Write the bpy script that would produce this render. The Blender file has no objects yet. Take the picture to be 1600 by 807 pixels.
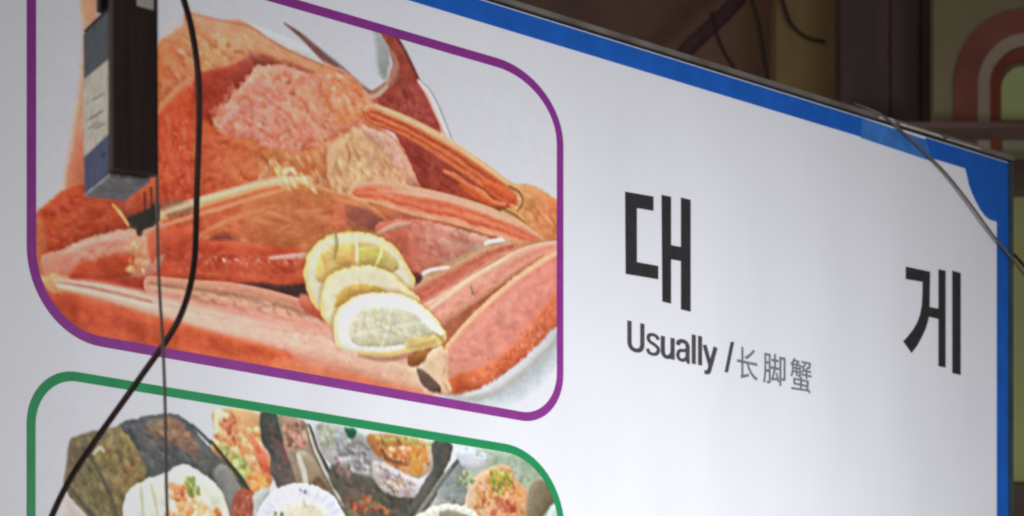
import bpy, bmesh, math, random
import numpy as np
from mathutils import Vector, Matrix

# ------------------------------------------------------------------ camera, world, lamps, exposure
C = bpy.context.scene
FPX, CX, HY, D0 = 4400.0, 800.0, 1500.0, 4.0       # focal length and horizon in photo pixels
CAMZ = 1.6
cam_d = bpy.data.cameras.new("camera"); cam = bpy.data.objects.new("camera", cam_d)
C.collection.objects.link(cam); C.camera = cam
cam.location = (0, 0, CAMZ); cam.rotation_euler = (math.radians(90), 0, 0)
cam_d.sensor_width = 36; cam_d.lens = FPX / 1600 * 36
cam_d.shift_x = 0.0; cam_d.shift_y = (HY - 403.5) / 1600
cam_d.clip_start = 0.05; cam_d.clip_end = 200
cam_d.dof.use_dof = True; cam_d.dof.focus_distance = 4.3; cam_d.dof.aperture_fstop = 7.5

W = bpy.data.worlds.new("World"); C.world = W; W.use_nodes = True
W.node_tree.nodes["Background"].inputs[0].default_value = (0.132, 0.124, 0.118, 1)
W.node_tree.nodes["Background"].inputs[1].default_value = 0.75

_l = math.hypot(4800 / FPX, 1); DX, DY = 4800 / FPX / _l, 1 / _l      # direction of the sign board
BX0 = (50 - CX) / FPX * D0; BY0 = D0
NX, NY = DY, -DX                                                        # its normal, toward the viewer

def area(name, loc, target, sx, sy, power, col, spread=180):
    d = bpy.data.lights.new(name, 'AREA'); d.shape = 'RECTANGLE'; d.size = sx; d.size_y = sy
    d.energy = power; d.color = col; d.spread = math.radians(spread)
    o = bpy.data.objects.new(name, d); C.collection.objects.link(o); o.location = loc
    o.rotation_euler = (Vector(target) - Vector(loc)).to_track_quat('-Z', 'Y').to_euler()
    return o

def Bp(u, z, h=0.0):
    return (BX0 + DX * u + NX * h, BY0 + DY * u + NY * h, z)
area("market_lamp", Bp(1.15, 2.16, 1.95), Bp(1.15, 2.14, 0), 1.2, 0.45, 17.8, (0.962, 0.968, 1.02), 112)
area("left_fill_lamp", (-2.0, 1.9, 1.9), (-.42, 3.05, 2.5), 0.5, 0.5, 3.2, (1.0, 0.95, 0.88), 60)  # unseen soft lamp added at the left to brighten box side and cables

C.view_settings.view_transform = 'Standard'; C.view_settings.look = 'None'
C.view_settings.exposure = 0; C.view_settings.gamma = 1
C.render.engine = 'CYCLES'
C.cycles.filter_width = 2.2
C.cycles.max_bounces = 5
try: C.cycles.use_denoising = True
except Exception: pass

# ------------------------------------------------------------------ helpers
def s2l(c):
    c = np.asarray(c, float) / 255.0
    return np.where(c < .04045, c / 12.92, ((c + .055) / 1.055) ** 2.4)

def uz(px, py):
    """a point seen at photo pixel (px, py), as (along, height) on the sign board"""
    s = (px - CX) / FPX
    u = (s * D0 - BX0) / (DX - DY * s)
    return u, CAMZ + (HY - py) / FPX * (D0 + DY * u)

def P(px, py, Y):
    return Vector(((px - CX) / FPX * Y, Y, CAMZ + (HY - py) / FPX * Y))

def lamp_level(u, z):
    """how bright white vinyl looks at (u, z): turns seen print colours into ink colours"""
    r2 = (u - 1.0485) ** 2 + (z - 2.071) ** 2
    return .909 * (2.101 / np.sqrt(2.101 ** 2 + r2)) ** 6 + .068

def ink(c, px, py, a=.84):
    u, z = uz(px, py)
    v = s2l(c) / lamp_level(u, z) * a
    return tuple(float(min(.95, x)) for x in v)

MATS = {}
def mat(name, col, rough=.6, spec=.3, noise=0.0, nscale=8.0, bump=0.0, bscale=60.0, metal=0.0, col2=None, stretch=(1, 1, 1), detail=4.0):
    if name in MATS: return MATS[name]
    m = bpy.data.materials.new(name); m.use_nodes = True; nt = m.node_tree; b = nt.nodes["Principled BSDF"]
    b.inputs["Roughness"].default_value = rough; b.inputs["Metallic"].default_value = metal
    b.inputs["Specular IOR Level"].default_value = spec
    tc = nt.nodes.new("ShaderNodeTexCoord"); mp = nt.nodes.new("ShaderNodeMapping")
    mp.inputs["Scale"].default_value = stretch
    nt.links.new(tc.outputs["Object"], mp.inputs["Vector"])
    if noise or col2:
        n = nt.nodes.new("ShaderNodeTexNoise"); n.inputs["Scale"].default_value = nscale; n.inputs["Detail"].default_value = detail
        nt.links.new(mp.outputs[0], n.inputs["Vector"])
        r = nt.nodes.new("ShaderNodeValToRGB"); r.color_ramp.elements[0].position = .3; r.color_ramp.elements[1].position = .7
        c2 = col2 if col2 else tuple(min(1, x * (1 + noise)) for x in col)
        c1 = col if col2 else tuple(x * (1 - noise) for x in col)
        r.color_ramp.elements[0].color = (*c1, 1); r.color_ramp.elements[1].color = (*c2, 1)
        nt.links.new(n.outputs[0], r.inputs[0]); nt.links.new(r.outputs[0], b.inputs["Base Color"])
    else:
        b.inputs["Base Color"].default_value = (*col, 1)
    if bump:
        n2 = nt.nodes.new("ShaderNodeTexNoise"); n2.inputs["Scale"].default_value = bscale; n2.inputs["Detail"].default_value = 4
        nt.links.new(mp.outputs[0], n2.inputs["Vector"])
        bp = nt.nodes.new("ShaderNodeBump"); bp.inputs["Strength"].default_value = bump; bp.inputs["Distance"].default_value = .01
        nt.links.new(n2.outputs[0], bp.inputs["Height"]); nt.links.new(bp.outputs[0], b.inputs["Normal"])
    MATS[name] = m
    return m

def print_mat():
    m = bpy.data.materials.new("printed_vinyl"); m.use_nodes = True; nt = m.node_tree; b = nt.nodes["Principled BSDF"]
    a = nt.nodes.new("ShaderNodeAttribute"); a.attribute_name = "ink"; a.attribute_type = 'GEOMETRY'
    nt.links.new(a.outputs["Color"], b.inputs["Base Color"])
    b.inputs["Roughness"].default_value = .5; b.inputs["Specular IOR Level"].default_value = .2
    return m

def mesh_obj(name, verts, faces, m, parent=None, smooth=False):
    me = bpy.data.meshes.new(name); me.from_pydata([tuple(v) for v in verts], [], faces); me.validate(); me.update()
    if m: me.materials.append(m)
    o = bpy.data.objects.new(name, me); C.collection.objects.link(o)
    if smooth: me.polygons.foreach_set("use_smooth", [True] * len(me.polygons))
    if parent:
        o.parent = parent; o.matrix_parent_inverse = Matrix.Translation(-parent.location)
    return o

def thing(name, loc, label, cat, group=None):
    o = bpy.data.objects.new(name, None); C.collection.objects.link(o); o.location = loc
    o["label"] = label; o["category"] = cat
    if group: o["group"] = group
    return o

def tag(o, label, cat, group=None):
    o["label"] = label; o["category"] = cat
    if group: o["group"] = group
    return o

def prism(name, front, back, m, parent=None, bevel=0.0):
    """closed solid between two equal loops of 3D points"""
    n = len(front)
    V = list(front) + list(back)
    Fc = [tuple(range(n)), tuple(range(2 * n - 1, n - 1, -1))]
    for i in range(n):
        j = (i + 1) % n
        Fc.append((i, i + n, j + n, j))
    o = mesh_obj(name, V, Fc, m, parent)
    bm = bmesh.new(); bm.from_mesh(o.data); bmesh.ops.recalc_face_normals(bm, faces=bm.faces)
    if bevel:
        bmesh.ops.bevel(bm, geom=bm.edges[:], offset=bevel, segments=2, affect='EDGES', profile=.6)
    bm.to_mesh(o.data); bm.free()
    return o

def board_poly(name, pts_uz, h0, h1, m, parent):
    return prism(name, [Bp(u, z, h1) for u, z in pts_uz], [Bp(u, z, h0) for u, z in pts_uz], m, parent)

def board_px(name, pts, h0, h1, m, parent):
    return board_poly(name, [uz(*p) for p in pts], h0, h1, m, parent)

def catmull(pts, n=8, closed=False):
    P_ = [np.array(p, float) for p in pts]; out = []
    N = len(P_); rng_ = range(N if closed else N - 1)
    for i in rng_:
        if closed: p0, p1, p2, p3 = P_[i - 1], P_[i], P_[(i + 1) % N], P_[(i + 2) % N]
        else: p0, p1, p2, p3 = P_[max(i - 1, 0)], P_[i], P_[i + 1], P_[min(i + 2, N - 1)]
        for k in range(n):
            t = k / n
            out.append(.5 * ((2 * p1) + (-p0 + p2) * t + (2 * p0 - 5 * p1 + 4 * p2 - p3) * t * t + (-p0 + 3 * p1 - 3 * p2 + p3) * t ** 3))
    if not closed: out.append(P_[-1])
    return np.array(out)

def tube(name, pts, r, m, parent=None, seg=10, n=8):
    path = catmull([tuple(p) for p in pts], n)
    V, Fc = [], []
    for i, p in enumerate(path):
        t = path[min(i + 1, len(path) - 1)] - path[max(i - 1, 0)]; t = Vector(t).normalized()
        a = t.cross(Vector((0, 1, 0.02))).normalized(); b = t.cross(a)
        for k in range(seg):
            an = 2 * math.pi * k / seg
            V.append(Vector(p) + (a * math.cos(an) + b * math.sin(an)) * r)
    L_ = len(path)
    for i in range(L_ - 1):
        for k in range(seg):
            j = (k + 1) % seg
            Fc.append((i * seg + k, i * seg + j, (i + 1) * seg + j, (i + 1) * seg + k))
    Fc.append(tuple(range(seg))[::-1]); Fc.append(tuple((L_ - 1) * seg + k for k in range(seg)))
    return mesh_obj(name, V, Fc, m, parent, True)

# rounded picture outlines: bounds plus (rx, ry) per corner
def rounded(u0, u1, z0, z1, rad, off=0.0, n=16):
    u0 += off; u1 -= off; z0 += off; z1 -= off
    pts = []
    for cu, cz, sx, sy, (rx, ry), a0 in (
            (u0, z0, 1, 1, rad['bl'], 180), (u1, z0, -1, 1, rad['br'], 270), (u1, z1, -1, -1, rad['tr'], 0), (u0, z1, 1, -1, rad['tl'], 90)):
        rx = max(rx - off, .004); ry = max(ry - off, .004)
        for k in range(n + 1):
            a = math.radians(a0 + 90 * k / n)
            pts.append((cu + sx * rx + rx * math.cos(a), cz + sy * ry + ry * math.sin(a)))
    return pts

PIC1 = dict(u0=-.0085, u1=1.0405, z0=2.4880, z1=3.0735, rad=dict(bl=(.125, .125), br=(.095, .09), tr=(.15, .115), tl=(.12, .11)))
PIC2 = dict(u0=-.0085, u1=1.0435, z0=1.860, z1=2.4455, rad=dict(bl=(.1, .1), br=(.1, .1), tr=(.135, .13), tl=(.085, .085)))

def ribbon(name, pic, wv, h0, h1, m, parent):
    a = rounded(**pic); b = rounded(**pic, off=wv); n = len(a)
    V = [Bp(*p, h1) for p in a] + [Bp(*p, h1) for p in b] + [Bp(*p, h0) for p in a] + [Bp(*p, h0) for p in b]
    Fc = []
    for i in range(n):
        j = (i + 1) % n
        Fc += [(i, j, n + j, n + i), (2 * n + i, 3 * n + i, 3 * n + j, 2 * n + j), (i, 2 * n + i, 2 * n + j, j), (n + i, n + j, 3 * n + j, 3 * n + i)]
    o = mesh_obj(name, V, Fc, m, parent)
    bm = bmesh.new(); bm.from_mesh(o.data); bmesh.ops.recalc_face_normals(bm, faces=bm.faces); bm.to_mesh(o.data); bm.free()
    return o

# ------------------------------------------------------------------ print painter (paints the ink colours of the two printed food photographs)
def vnoise(h, w, sy, sx, seed):
    r = np.random.default_rng(seed)
    gh, gw = int(h / sy) + 3, int(w / sx) + 3
    g = r.uniform(-1, 1, (gh, gw))
    y = np.arange(h) / sy; x = np.arange(w) / sx
    yi = y.astype(int); xi = x.astype(int); fy = y - yi; fx = x - xi
    fy = fy * fy * (3 - 2 * fy); fx = fx * fx * (3 - 2 * fx)
    a = g[np.ix_(yi, xi)]; b = g[np.ix_(yi, xi + 1)]; c = g[np.ix_(yi + 1, xi)]; d = g[np.ix_(yi + 1, xi + 1)]
    fx = fx[None]; fy = fy[:, None]
    return (a * (1 - fx) + b * fx) * (1 - fy) + (c * (1 - fx) + d * fx) * fy

TEX = 0.6 * vnoise(512, 512, 4, 16, 5) + 0.4 * vnoise(512, 512, 2, 6, 6)      # streaks that run along a leg

class Canvas:
    R = 760.0
    def __init__(s, u0, u1, z0, z1, seed=1):
        s.u0, s.u1, s.z0, s.z1 = u0, u1, z0, z1
        s.w = int((u1 - u0) * s.R) + 1; s.h = int((z1 - z0) * s.R) + 1
        uu = u0 + np.arange(s.w) / s.R; zz = z1 - np.arange(s.h) / s.R
        s.level = lamp_level(uu[None, :], zz[:, None])
        wl = s.level[..., None] * np.array([.97, .985, 1.02])
        s.img = np.clip(np.where(wl <= .0031308, wl * 12.92, 1.055 * wl ** (1 / 2.4) - .055) * 255, 0, 255)
        s.paper = s.img.copy()
        s.lab = np.zeros((s.h, s.w), int)
        s.rng = np.random.default_rng(seed)
        s.n1 = vnoise(s.h, s.w, 34, 34, seed + 10); s.n2 = vnoise(s.h, s.w, 11, 11, seed + 11); s.n3 = vnoise(s.h, s.w, 4, 4, seed + 12)
        s.k = .74
    def T(s, pts):
        out = []
        for p in pts:
            u, z = uz(p[0], p[1]); out.append(((u - s.u0) * s.R, (s.z1 - z) * s.R))
        return np.array(out, float)
    def win(s, q, pad):
        x0 = max(int(q[:, 0].min() - pad), 0); x1 = min(int(q[:, 0].max() + pad) + 2, s.w)
        y0 = max(int(q[:, 1].min() - pad), 0); y1 = min(int(q[:, 1].max() + pad) + 2, s.h)
        return x0, x1, y0, y1
    def blend(s, y0, y1, x0, x1, col, al):
        d = s.img[y0:y1, x0:x1]
        d += (col - d) * al[..., None]
    def sd(s, q, X, Y):
        ins = np.zeros(X.shape, bool); dm = np.full(X.shape, 1e9)
        n = len(q)
        for i in range(n):
            ax, ay = q[i]; bx, by = q[(i + 1) % n]
            if ay != by:
                c = ((ay > Y) != (by > Y)) & (X < (bx - ax) * (Y - ay) / (by - ay) + ax)
                ins ^= c
            ex, ey = bx - ax, by - ay; L2 = ex * ex + ey * ey + 1e-9
            t = np.clip(((X - ax) * ex + (Y - ay) * ey) / L2, 0, 1)
            dm = np.minimum(dm, (X - ax - t * ex) ** 2 + (Y - ay - t * ey) ** 2)
        dm = np.sqrt(dm)
        return np.where(ins, -dm, dm)
    def fill(s, pts, c, c2=None, g=None, soft=1.6, tex=6, wob=.8, alpha=1.0, smooth=True, lab=None, edge=None, ew=5, vol=.17, vw=15):
        q = s.T(pts)
        if smooth: q = catmull(q, 5, True)
        x0, x1, y0, y1 = s.win(q, soft + 4)
        if x1 <= x0 or y1 <= y0: return
        Y, X = np.mgrid[y0:y1, x0:x1].astype(float)
        n1, n2, n3 = (n[y0:y1, x0:x1] for n in (s.n1, s.n2, s.n3))
        d = s.sd(q, X + wob * n2 * 2, Y + wob * n3 * 1.5)
        al = np.clip(.5 - d / (soft * s.k * 1.2), 0, 1) * alpha
        col = np.broadcast_to(np.array(c, float), X.shape + (3,)).copy()
        if c2 is not None:
            ga, gb = s.T(g); v = gb - ga
            t = np.clip(((X - ga[0]) * v[0] + (Y - ga[1]) * v[1]) / (v @ v) + .12 * n1, 0, 1)[..., None]
            col = col * (1 - t) + np.array(c2, float) * t
        if edge is not None:
            t = np.clip(1 + d / (ew * s.k), 0, 1)[..., None] ** 1.3
            col = col * (1 - t) + np.array(edge, float) * t
        gy, gx = np.gradient(d); gy = -gy; gx = -gx
        sh = (gy * .85 + gx * .35) * np.clip(1 + d / (vw * s.k), 0, 1) ** 1.2 * vol * (d < 2)
        col = col * (1 + sh[..., None] * np.array([.8, 1.1, 1.2]))
        col = col + (tex * (1.3 * n1 + .9 * n2 + .35 * n3))[..., None] * np.array([1, .85, .7])
        s.blend(y0, y1, x0, x1, col, al)
        if lab is not None: s.lab[y0:y1, x0:x1][al > .5] = lab
    def stroke(s, pts, wd, ramp, soft=1.3, tex=9, alpha=1.0, cap=True, rep=1.0):
        """tapered band: ramp is the list of colours across it, upper edge first for a left-to-right path"""
        q = s.T(pts); n = len(q)
        cq = catmull(q, 6); wq = np.interp(np.linspace(0, n - 1, len(cq)), np.arange(n), wd) * s.k
        x0, x1, y0, y1 = s.win(cq, wq.max() + soft + 2)
        if x1 <= x0 or y1 <= y0: return
        Y, X = np.mgrid[y0:y1, x0:x1].astype(float)
        best = np.full(X.shape, 1e9); off = np.zeros(X.shape); wv = np.ones(X.shape); tt = np.zeros(X.shape); acc = 0
        for i in range(len(cq) - 1):
            a, b = cq[i], cq[i + 1]; e = b - a; L = np.hypot(*e) + 1e-9
            t = ((X - a[0]) * e[0] + (Y - a[1]) * e[1]) / L ** 2
            if cap or (0 < i < len(cq) - 2): tc = np.clip(t, 0, 1)
            else: tc = np.clip(t, 0, 1)
            dx_, dy_ = X - a[0] - tc * e[0], Y - a[1] - tc * e[1]
            dd = dx_ * dx_ + dy_ * dy_
            m = dd < best
            sg = np.where((e[0] * (Y - a[1]) - e[1] * (X - a[0])) > 0, 1, -1)
            best = np.where(m, dd, best); off = np.where(m, np.sqrt(dd) * sg, off)
            wv = np.where(m, wq[i] + (wq[i + 1] - wq[i]) * tc, wv); tt = np.where(m, acc + tc * L, tt)
            acc += L
        d = np.abs(off) - wv
        al = np.clip(.5 - d / (soft * s.k * 1.2), 0, 1) * alpha
        v = np.clip(off / wv, -1, 1)
        tx = TEX[(np.clip((v + 1) * 30 * rep, 0, 400)).astype(int) % 512, (tt * .7 + acc).astype(int) % 512]
        v = np.clip(v + .12 * tx + .06 * s.n2[y0:y1, x0:x1], -1, 1)
        rp = np.array(ramp, float).reshape(-1, 3); kx = np.linspace(-1, 1, len(rp)) if len(rp) > 1 else np.array([0.])
        col = np.stack([np.interp(v, kx, rp[:, c]) for c in range(3)], -1)
        col = col + (tex * (tx + .5 * s.n3[y0:y1, x0:x1]))[..., None] * np.array([1, .9, .8])
        s.blend(y0, y1, x0, x1, col, al)
    def dabs(s, poly, n, size, cols, alpha=.8, aspect=2.0, ang=None, soft=1.5):
        """irregular small flecks scattered inside a region"""
        q = s.T(poly); x0, x1, y0, y1 = s.win(q, 0)
        Y, X = np.mgrid[y0:y1, x0:x1].astype(float)
        if X.size == 0: return
        ok = np.argwhere(s.sd(q, X, Y) < 0)
        if len(ok) == 0: return
        for _ in range(n):
            iy, ix = ok[s.rng.integers(len(ok))]; cy, cx_ = iy + y0, ix + x0
            r = size * s.k * s.rng.uniform(.5, 1.3); asp = s.rng.uniform(1, aspect)
            a = s.rng.uniform(0, math.pi) if ang is None else ang + s.rng.normal(0, .35)
            R_ = int(r * asp + 4); a0, a1 = max(cy - R_, 0), min(cy + R_, s.h); b0, b1 = max(cx_ - R_, 0), min(cx_ + R_, s.w)
            if a1 <= a0 or b1 <= b0: continue
            yy, xx = np.mgrid[a0:a1, b0:b1].astype(float); yy -= cy; xx -= cx_
            xr = xx * math.cos(a) + yy * math.sin(a); yr = -xx * math.sin(a) + yy * math.cos(a)
            rr = np.hypot(xr / asp, yr) * (1 + .35 * s.n3[a0:a1, b0:b1])
            al = np.clip(.5 + (r - rr) / (soft * 1.5), 0, 1) * alpha * s.rng.uniform(.5, 1)
            c = np.array(cols[s.rng.integers(len(cols))], float) + s.rng.normal(0, 6) - (22 * np.clip(yy / (r + 1), -1, 1))[..., None]
            s.blend(a0, a1, b0, b1, c, al)
    def finish(s, blur=3):
        """a soft print: small blur, fine mottling, then seen colour -> ink colour"""
        im = s.img
        for _ in range(blur):
            p = np.pad(im, ((1, 1), (1, 1), (0, 0)), 'edge')
            im = (p[:-2, 1:-1] + p[2:, 1:-1] + p[1:-1, :-2] + p[1:-1, 2:] + 2 * p[1:-1, 1:-1]) / 6
        lum = im.mean(-1, keepdims=True); food = np.clip(np.abs(s.img - s.paper).sum(-1, keepdims=True) / 60, 0, 1)
        im = im + food * ((im - np.array([165., 120., 100.])) * .02) - food * im * .015 + food * (np.array([0., 3., 3.]) + np.clip((im[..., :1] - im[..., 1:2] - 85) / 60, 0, 1) * np.array([2., 12., 6.]))
        g = s.rng.normal(0, 1, im.shape[:2]); g = (g + np.roll(g, 1, 1) + np.roll(g, 1, 0) + np.roll(g, -1, 1)) / 2
        fine = vnoise(s.h, s.w, 2.6, 4.5, 77) * 2.5 + vnoise(s.h, s.w, 7, 12, 78) * 4 + g * 1.2
        im = im + food * fine[..., None] * np.array([1, .95, .85])
        bl = im
        for _ in range(4):
            p = np.pad(bl, ((1, 1), (1, 1), (0, 0)), 'edge')
            bl = (p[:-2, 1:-1] + p[2:, 1:-1] + p[1:-1, :-2] + p[1:-1, 2:] + p[1:-1, 1:-1]) / 5
        wide = bl
        for _ in range(26):
            p = np.pad(wide, ((1, 1), (1, 1), (0, 0)), 'edge')
            wide = (p[:-2, 1:-1] + p[2:, 1:-1] + p[1:-1, :-2] + p[1:-1, 2:] + p[1:-1, 1:-1]) / 5
        im = im + .55 * (im - bl) + .35 * food * (bl - wide)
        im = im + (1.6 * s.n3 + 1.2 * s.n2)[..., None] + np.stack([s.n1, -s.n1, s.n1 * .3], -1) * 1.3
        return np.clip(s2l(np.clip(im, 0, 255)) / s.level[..., None] * .84, 0.003, .93)
    def build(s, pic, h, m, parent, names):
        """names: {region: (name, label, parent region or None)}; one mesh per region, all from one sheet of the print"""
        alb = s.finish()
        out = rounded(**pic, off=.007)
        q = np.array([((u - s.u0) * s.R, (s.z1 - z) * s.R) for u, z in out])
        Y, X = np.mgrid[0:s.h - 1, 0:s.w - 1].astype(float)
        inside = np.zeros((s.h - 1, s.w - 1), bool)
        for i in range(len(q)):
            ax, ay = q[i]; bx, by = q[(i + 1) % len(q)]
            if ay != by: inside ^= ((ay > Y + .5) != (by > Y + .5)) & (X + .5 < (bx - ax) * (Y + .5 - ay) / (by - ay) + ax)
        made = {}
        for key, (name, label, par) in names.items():
            cell = inside & (s.lab[:-1, :-1] == key)
            iy, ix = np.nonzero(cell)
            if len(iy) == 0: continue
            corners = np.stack([iy * s.w + ix, (iy + 1) * s.w + ix, (iy + 1) * s.w + ix + 1, iy * s.w + ix + 1], 1)
            used, inv = np.unique(corners.ravel(), return_inverse=True)
            vy, vx = used // s.w, used % s.w
            u = s.u0 + vx / s.R; z = s.z1 - vy / s.R
            co = np.stack([BX0 + DX * u + NX * h, BY0 + DY * u + NY * h, z], 1)
            me = bpy.data.meshes.new(name)
            nf = len(iy)
            me.vertices.add(len(used)); me.vertices.foreach_set("co", co.ravel())
            me.loops.add(nf * 4); me.loops.foreach_set("vertex_index", inv.astype(np.int32).ravel())
            me.polygons.add(nf); me.polygons.foreach_set("loop_start", np.arange(nf, dtype=np.int32) * 4)
            me.update(calc_edges=True)
            at = me.color_attributes.new("ink", 'FLOAT_COLOR', 'POINT')
            cc = np.ones((len(used), 4)); cc[:, :3] = alb[vy, vx]; at.data.foreach_set("color", cc.ravel())
            me.materials.append(m)
            o = bpy.data.objects.new(name, me); C.collection.objects.link(o)
            pr = parent if par is None else made[par]
            o.parent = pr
            o.matrix_parent_inverse = Matrix.Translation(-parent.location) if par is None else Matrix.Identity(4)
            if label: o["label"] = label
            made[key] = o
        return made

PAINT = True
def paint_crab():
    c = Canvas(-.03, 1.06, 2.47, 3.09, 3)
    F, S, D = c.fill, c.stroke, c.dabs
    K = dict(lab=1)
    # soft grey cast printed on the white ground
    F([(395, 42), (450, 62), (510, 90), (560, 130), (590, 160), (540, 150), (480, 110), (430, 85)], (182, 184, 178), soft=18, tex=4)
    F([(690, 618), (760, 612), (830, 560), (872, 500), (874, 545), (845, 590), (790, 625), (720, 632)], (188, 192, 192), soft=24, tex=2, vol=0)
    F([(118, -60), (150, -60), (150, 60), (140, 130), (128, 200), (112, 290), (100, 300), (108, 240), (122, 150), (130, 60), (126, 10)], (188, 128, 98), soft=9, tex=8, **K)
    F([(128, 200), (138, 190), (138, 300), (104, 296)], (190, 105, 75), soft=8, **K)
    F([(50, 360), (240, 300), (560, 300), (700, 320), (884, 360), (884, 470), (800, 560), (700, 610), (560, 580), (300, 560), (110, 536), (60, 480)], (176, 96, 66), soft=6, tex=14, **K)
    F([(50, 440), (160, 460), (300, 490), (460, 540), (640, 590), (300, 560), (110, 540)], (196, 84, 52), soft=8, tex=12)
    # spike and claw at the top
    S([(444, 37), (470, 56), (500, 84), (530, 110), (562, 142), (600, 172)], [1.2, 5, 8, 10, 13, 16], [(150, 130, 128), (112, 84, 82), (120, 75, 68), (150, 100, 85)], tex=8, soft=3)
    F([(584, 40), (604, 44), (610, 70), (608, 100), (604, 124), (590, 110), (588, 75)], (150, 148, 142), soft=9)
    F([(594, 44), (616, 48), (628, 74), (642, 104), (658, 130), (672, 165), (690, 208), (668, 206), (630, 190), (596, 174), (568, 152), (586, 140), (604, 130), (612, 108), (610, 82), (600, 62)],
      (142, 66, 48), (158, 62, 52), [(600, 50), (650, 200)], soft=3, tex=12, **K)
    F([(603, 130), (613, 108), (611, 84), (616, 84), (624, 110), (616, 130), (600, 142)], (176, 130, 108), soft=7, alpha=.75)
    S([(614, 50), (630, 76), (646, 108), (658, 134)], [2.5, 3, 3, 2], [(105, 42, 40)], soft=4, tex=4)
    S([(602, 134), (590, 145), (578, 150)], [5, 6, 5], [(205, 190, 165), (150, 100, 75)], soft=4)
    D([(600, 140), (660, 140), (685, 205), (600, 170)], 60, 3.2, [(175, 80, 62), (120, 50, 45), (165, 70, 70)], .5, 3, 1.0)
    S([(654, 128), (668, 146), (682, 176), (698, 214)], [4, 7, 7, 5], [(232, 212, 214), (236, 205, 198), (196, 120, 105)], soft=2.5)
    S([(655, 125), (672, 142), (688, 172), (706, 218)], [1, 1.4, 1.4, 1], [(150, 130, 130)], soft=2, alpha=.8)
    # shell and back of the body
    body = [(243, 78), (262, 58), (284, 36), (290, 20), (318, 24), (345, 32), (368, 30), (392, 40), (415, 56), (450, 78), (496, 97), (540, 112), (572, 142), (586, 168), (600, 200), (628, 226), (650, 262), (662, 300),
            (600, 350), (500, 400), (300, 420), (238, 420), (232, 250), (238, 120)]
    F(body, (206, 126, 88), (196, 108, 62), [(400, 50), (380, 330)], soft=3.5, tex=12, edge=(196, 126, 100), ew=8, **K)
    F([(300, 26), (345, 36), (372, 42), (400, 56), (380, 76), (330, 84), (308, 60)], (208, 138, 108), soft=16, alpha=.7)
    F([(330, 66), (380, 62), (420, 72), (390, 84), (350, 104), (318, 116)], (200, 150, 98), soft=14, alpha=.75)
    D([(250, 40), (400, 45), (480, 100), (400, 90), (330, 110), (300, 170), (250, 160)], 130, 5, [(220, 150, 112), (190, 104, 68), (214, 136, 110), (200, 132, 78), (226, 162, 122)], .5, 3, .6)
    F([(243, 82), (262, 58), (280, 62), (288, 100), (288, 150), (262, 160), (246, 190)], (178, 92, 48), (196, 112, 70), [(245, 120), (290, 120)], soft=6, tex=14)
    D([(246, 70), (284, 70), (288, 150), (250, 180)], 50, 4, [(206, 120, 76), (160, 76, 36), (214, 140, 106)], .5, 3, 1.2)
    F([(246, 180), (262, 160), (286, 140), (300, 138), (306, 200), (304, 330), (250, 345), (246, 300)], (196, 66, 38), (178, 58, 36), [(250, 200), (300, 330)], soft=4, tex=14)
    S([(246, 178), (262, 158), (282, 138), (300, 128)], [4, 5, 6, 6], [(228, 150, 112), (218, 122, 86), (205, 95, 60)], soft=5, alpha=.8)
    D([(250, 190), (298, 190), (298, 320), (250, 330)], 90, 3.5, [(214, 86, 52), (170, 48, 30), (205, 100, 60), (188, 60, 48)], .5, 4, 1.5)
    D([(268, 180), (298, 180), (298, 320), (278, 320)], 18, 2.2, [(232, 140, 105)], .6, 1.5)
    # shadow folds of the shell
    F([(302, 128), (330, 110), (362, 102), (392, 86), (410, 92), (404, 110), (388, 124), (366, 148), (346, 172), (330, 200), (344, 222), (318, 240), (302, 240)], (166, 52, 34), (148, 58, 46), [(310, 180), (400, 95)], soft=5, tex=12)
    F([(388, 78), (410, 84), (440, 90), (470, 100), (494, 114), (480, 120), (446, 110), (412, 106), (396, 98)], (128, 58, 42), (150, 74, 50), [(400, 90), (490, 112)], soft=5, tex=10)
    S([(318, 38), (350, 62), (380, 78), (402, 86)], [4, 6, 6, 4], [(222, 160, 130)], soft=10, alpha=.5)
    D([(330, 70), (350, 62), (372, 84), (340, 96)], 10, 6, [(176, 104, 62), (196, 140, 92)], .6, 1.8)
    # red shadow below the meat, left part of the body
    F([(300, 160), (322, 190), (352, 212), (400, 226), (436, 236), (420, 266), (392, 290), (350, 312), (300, 336)], (182, 66, 38), (196, 112, 64), [(310, 250), (420, 262)], soft=6, tex=14)
    D([(300, 190), (400, 230), (400, 290), (300, 330)], 130, 4, [(206, 92, 52), (160, 52, 34), (204, 116, 66), (190, 76, 48)], .45, 4, -.25)
    F([(420, 232), (480, 236), (520, 222), (540, 240), (528, 280), (470, 288), (410, 286)], (194, 116, 64), (184, 98, 56), [(430, 250), (520, 250)], soft=8, tex=14)
    # pink meat
    meat = [(402, 104), (432, 104), (464, 110), (488, 120), (516, 118), (546, 130), (570, 148), (584, 168), (576, 190), (552, 202), (530, 218), (510, 226), (486, 232), (470, 238), (446, 236), (424, 230), (408, 222), (388, 214), (366, 214), (352, 204),
            (330, 196), (340, 180), (356, 160), (372, 138), (388, 120)]
    F(meat, (216, 142, 118), (218, 134, 92), [(400, 140), (560, 180)], soft=2.6, tex=16, wob=1.6)
    D(meat, 70, 10, [(224, 152, 124), (206, 122, 92), (228, 160, 136), (196, 108, 78)], .6, 1.7)
    D(meat, 260, 4.6, [(226, 150, 132), (212, 120, 104), (228, 164, 132), (196, 104, 74), (222, 138, 126), (214, 150, 108)], .6, 2.2)
    D(meat, 90, 2.2, [(165, 84, 66), (238, 184, 158), (150, 84, 72), (240, 176, 160)], .6, 2.6)
    D([(332, 196), (350, 170), (400, 190), (440, 214), (430, 232), (380, 214)], 110, 3.2, [(226, 118, 106), (240, 160, 145), (205, 96, 80), (228, 172, 140)], .7, 1.8)
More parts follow.
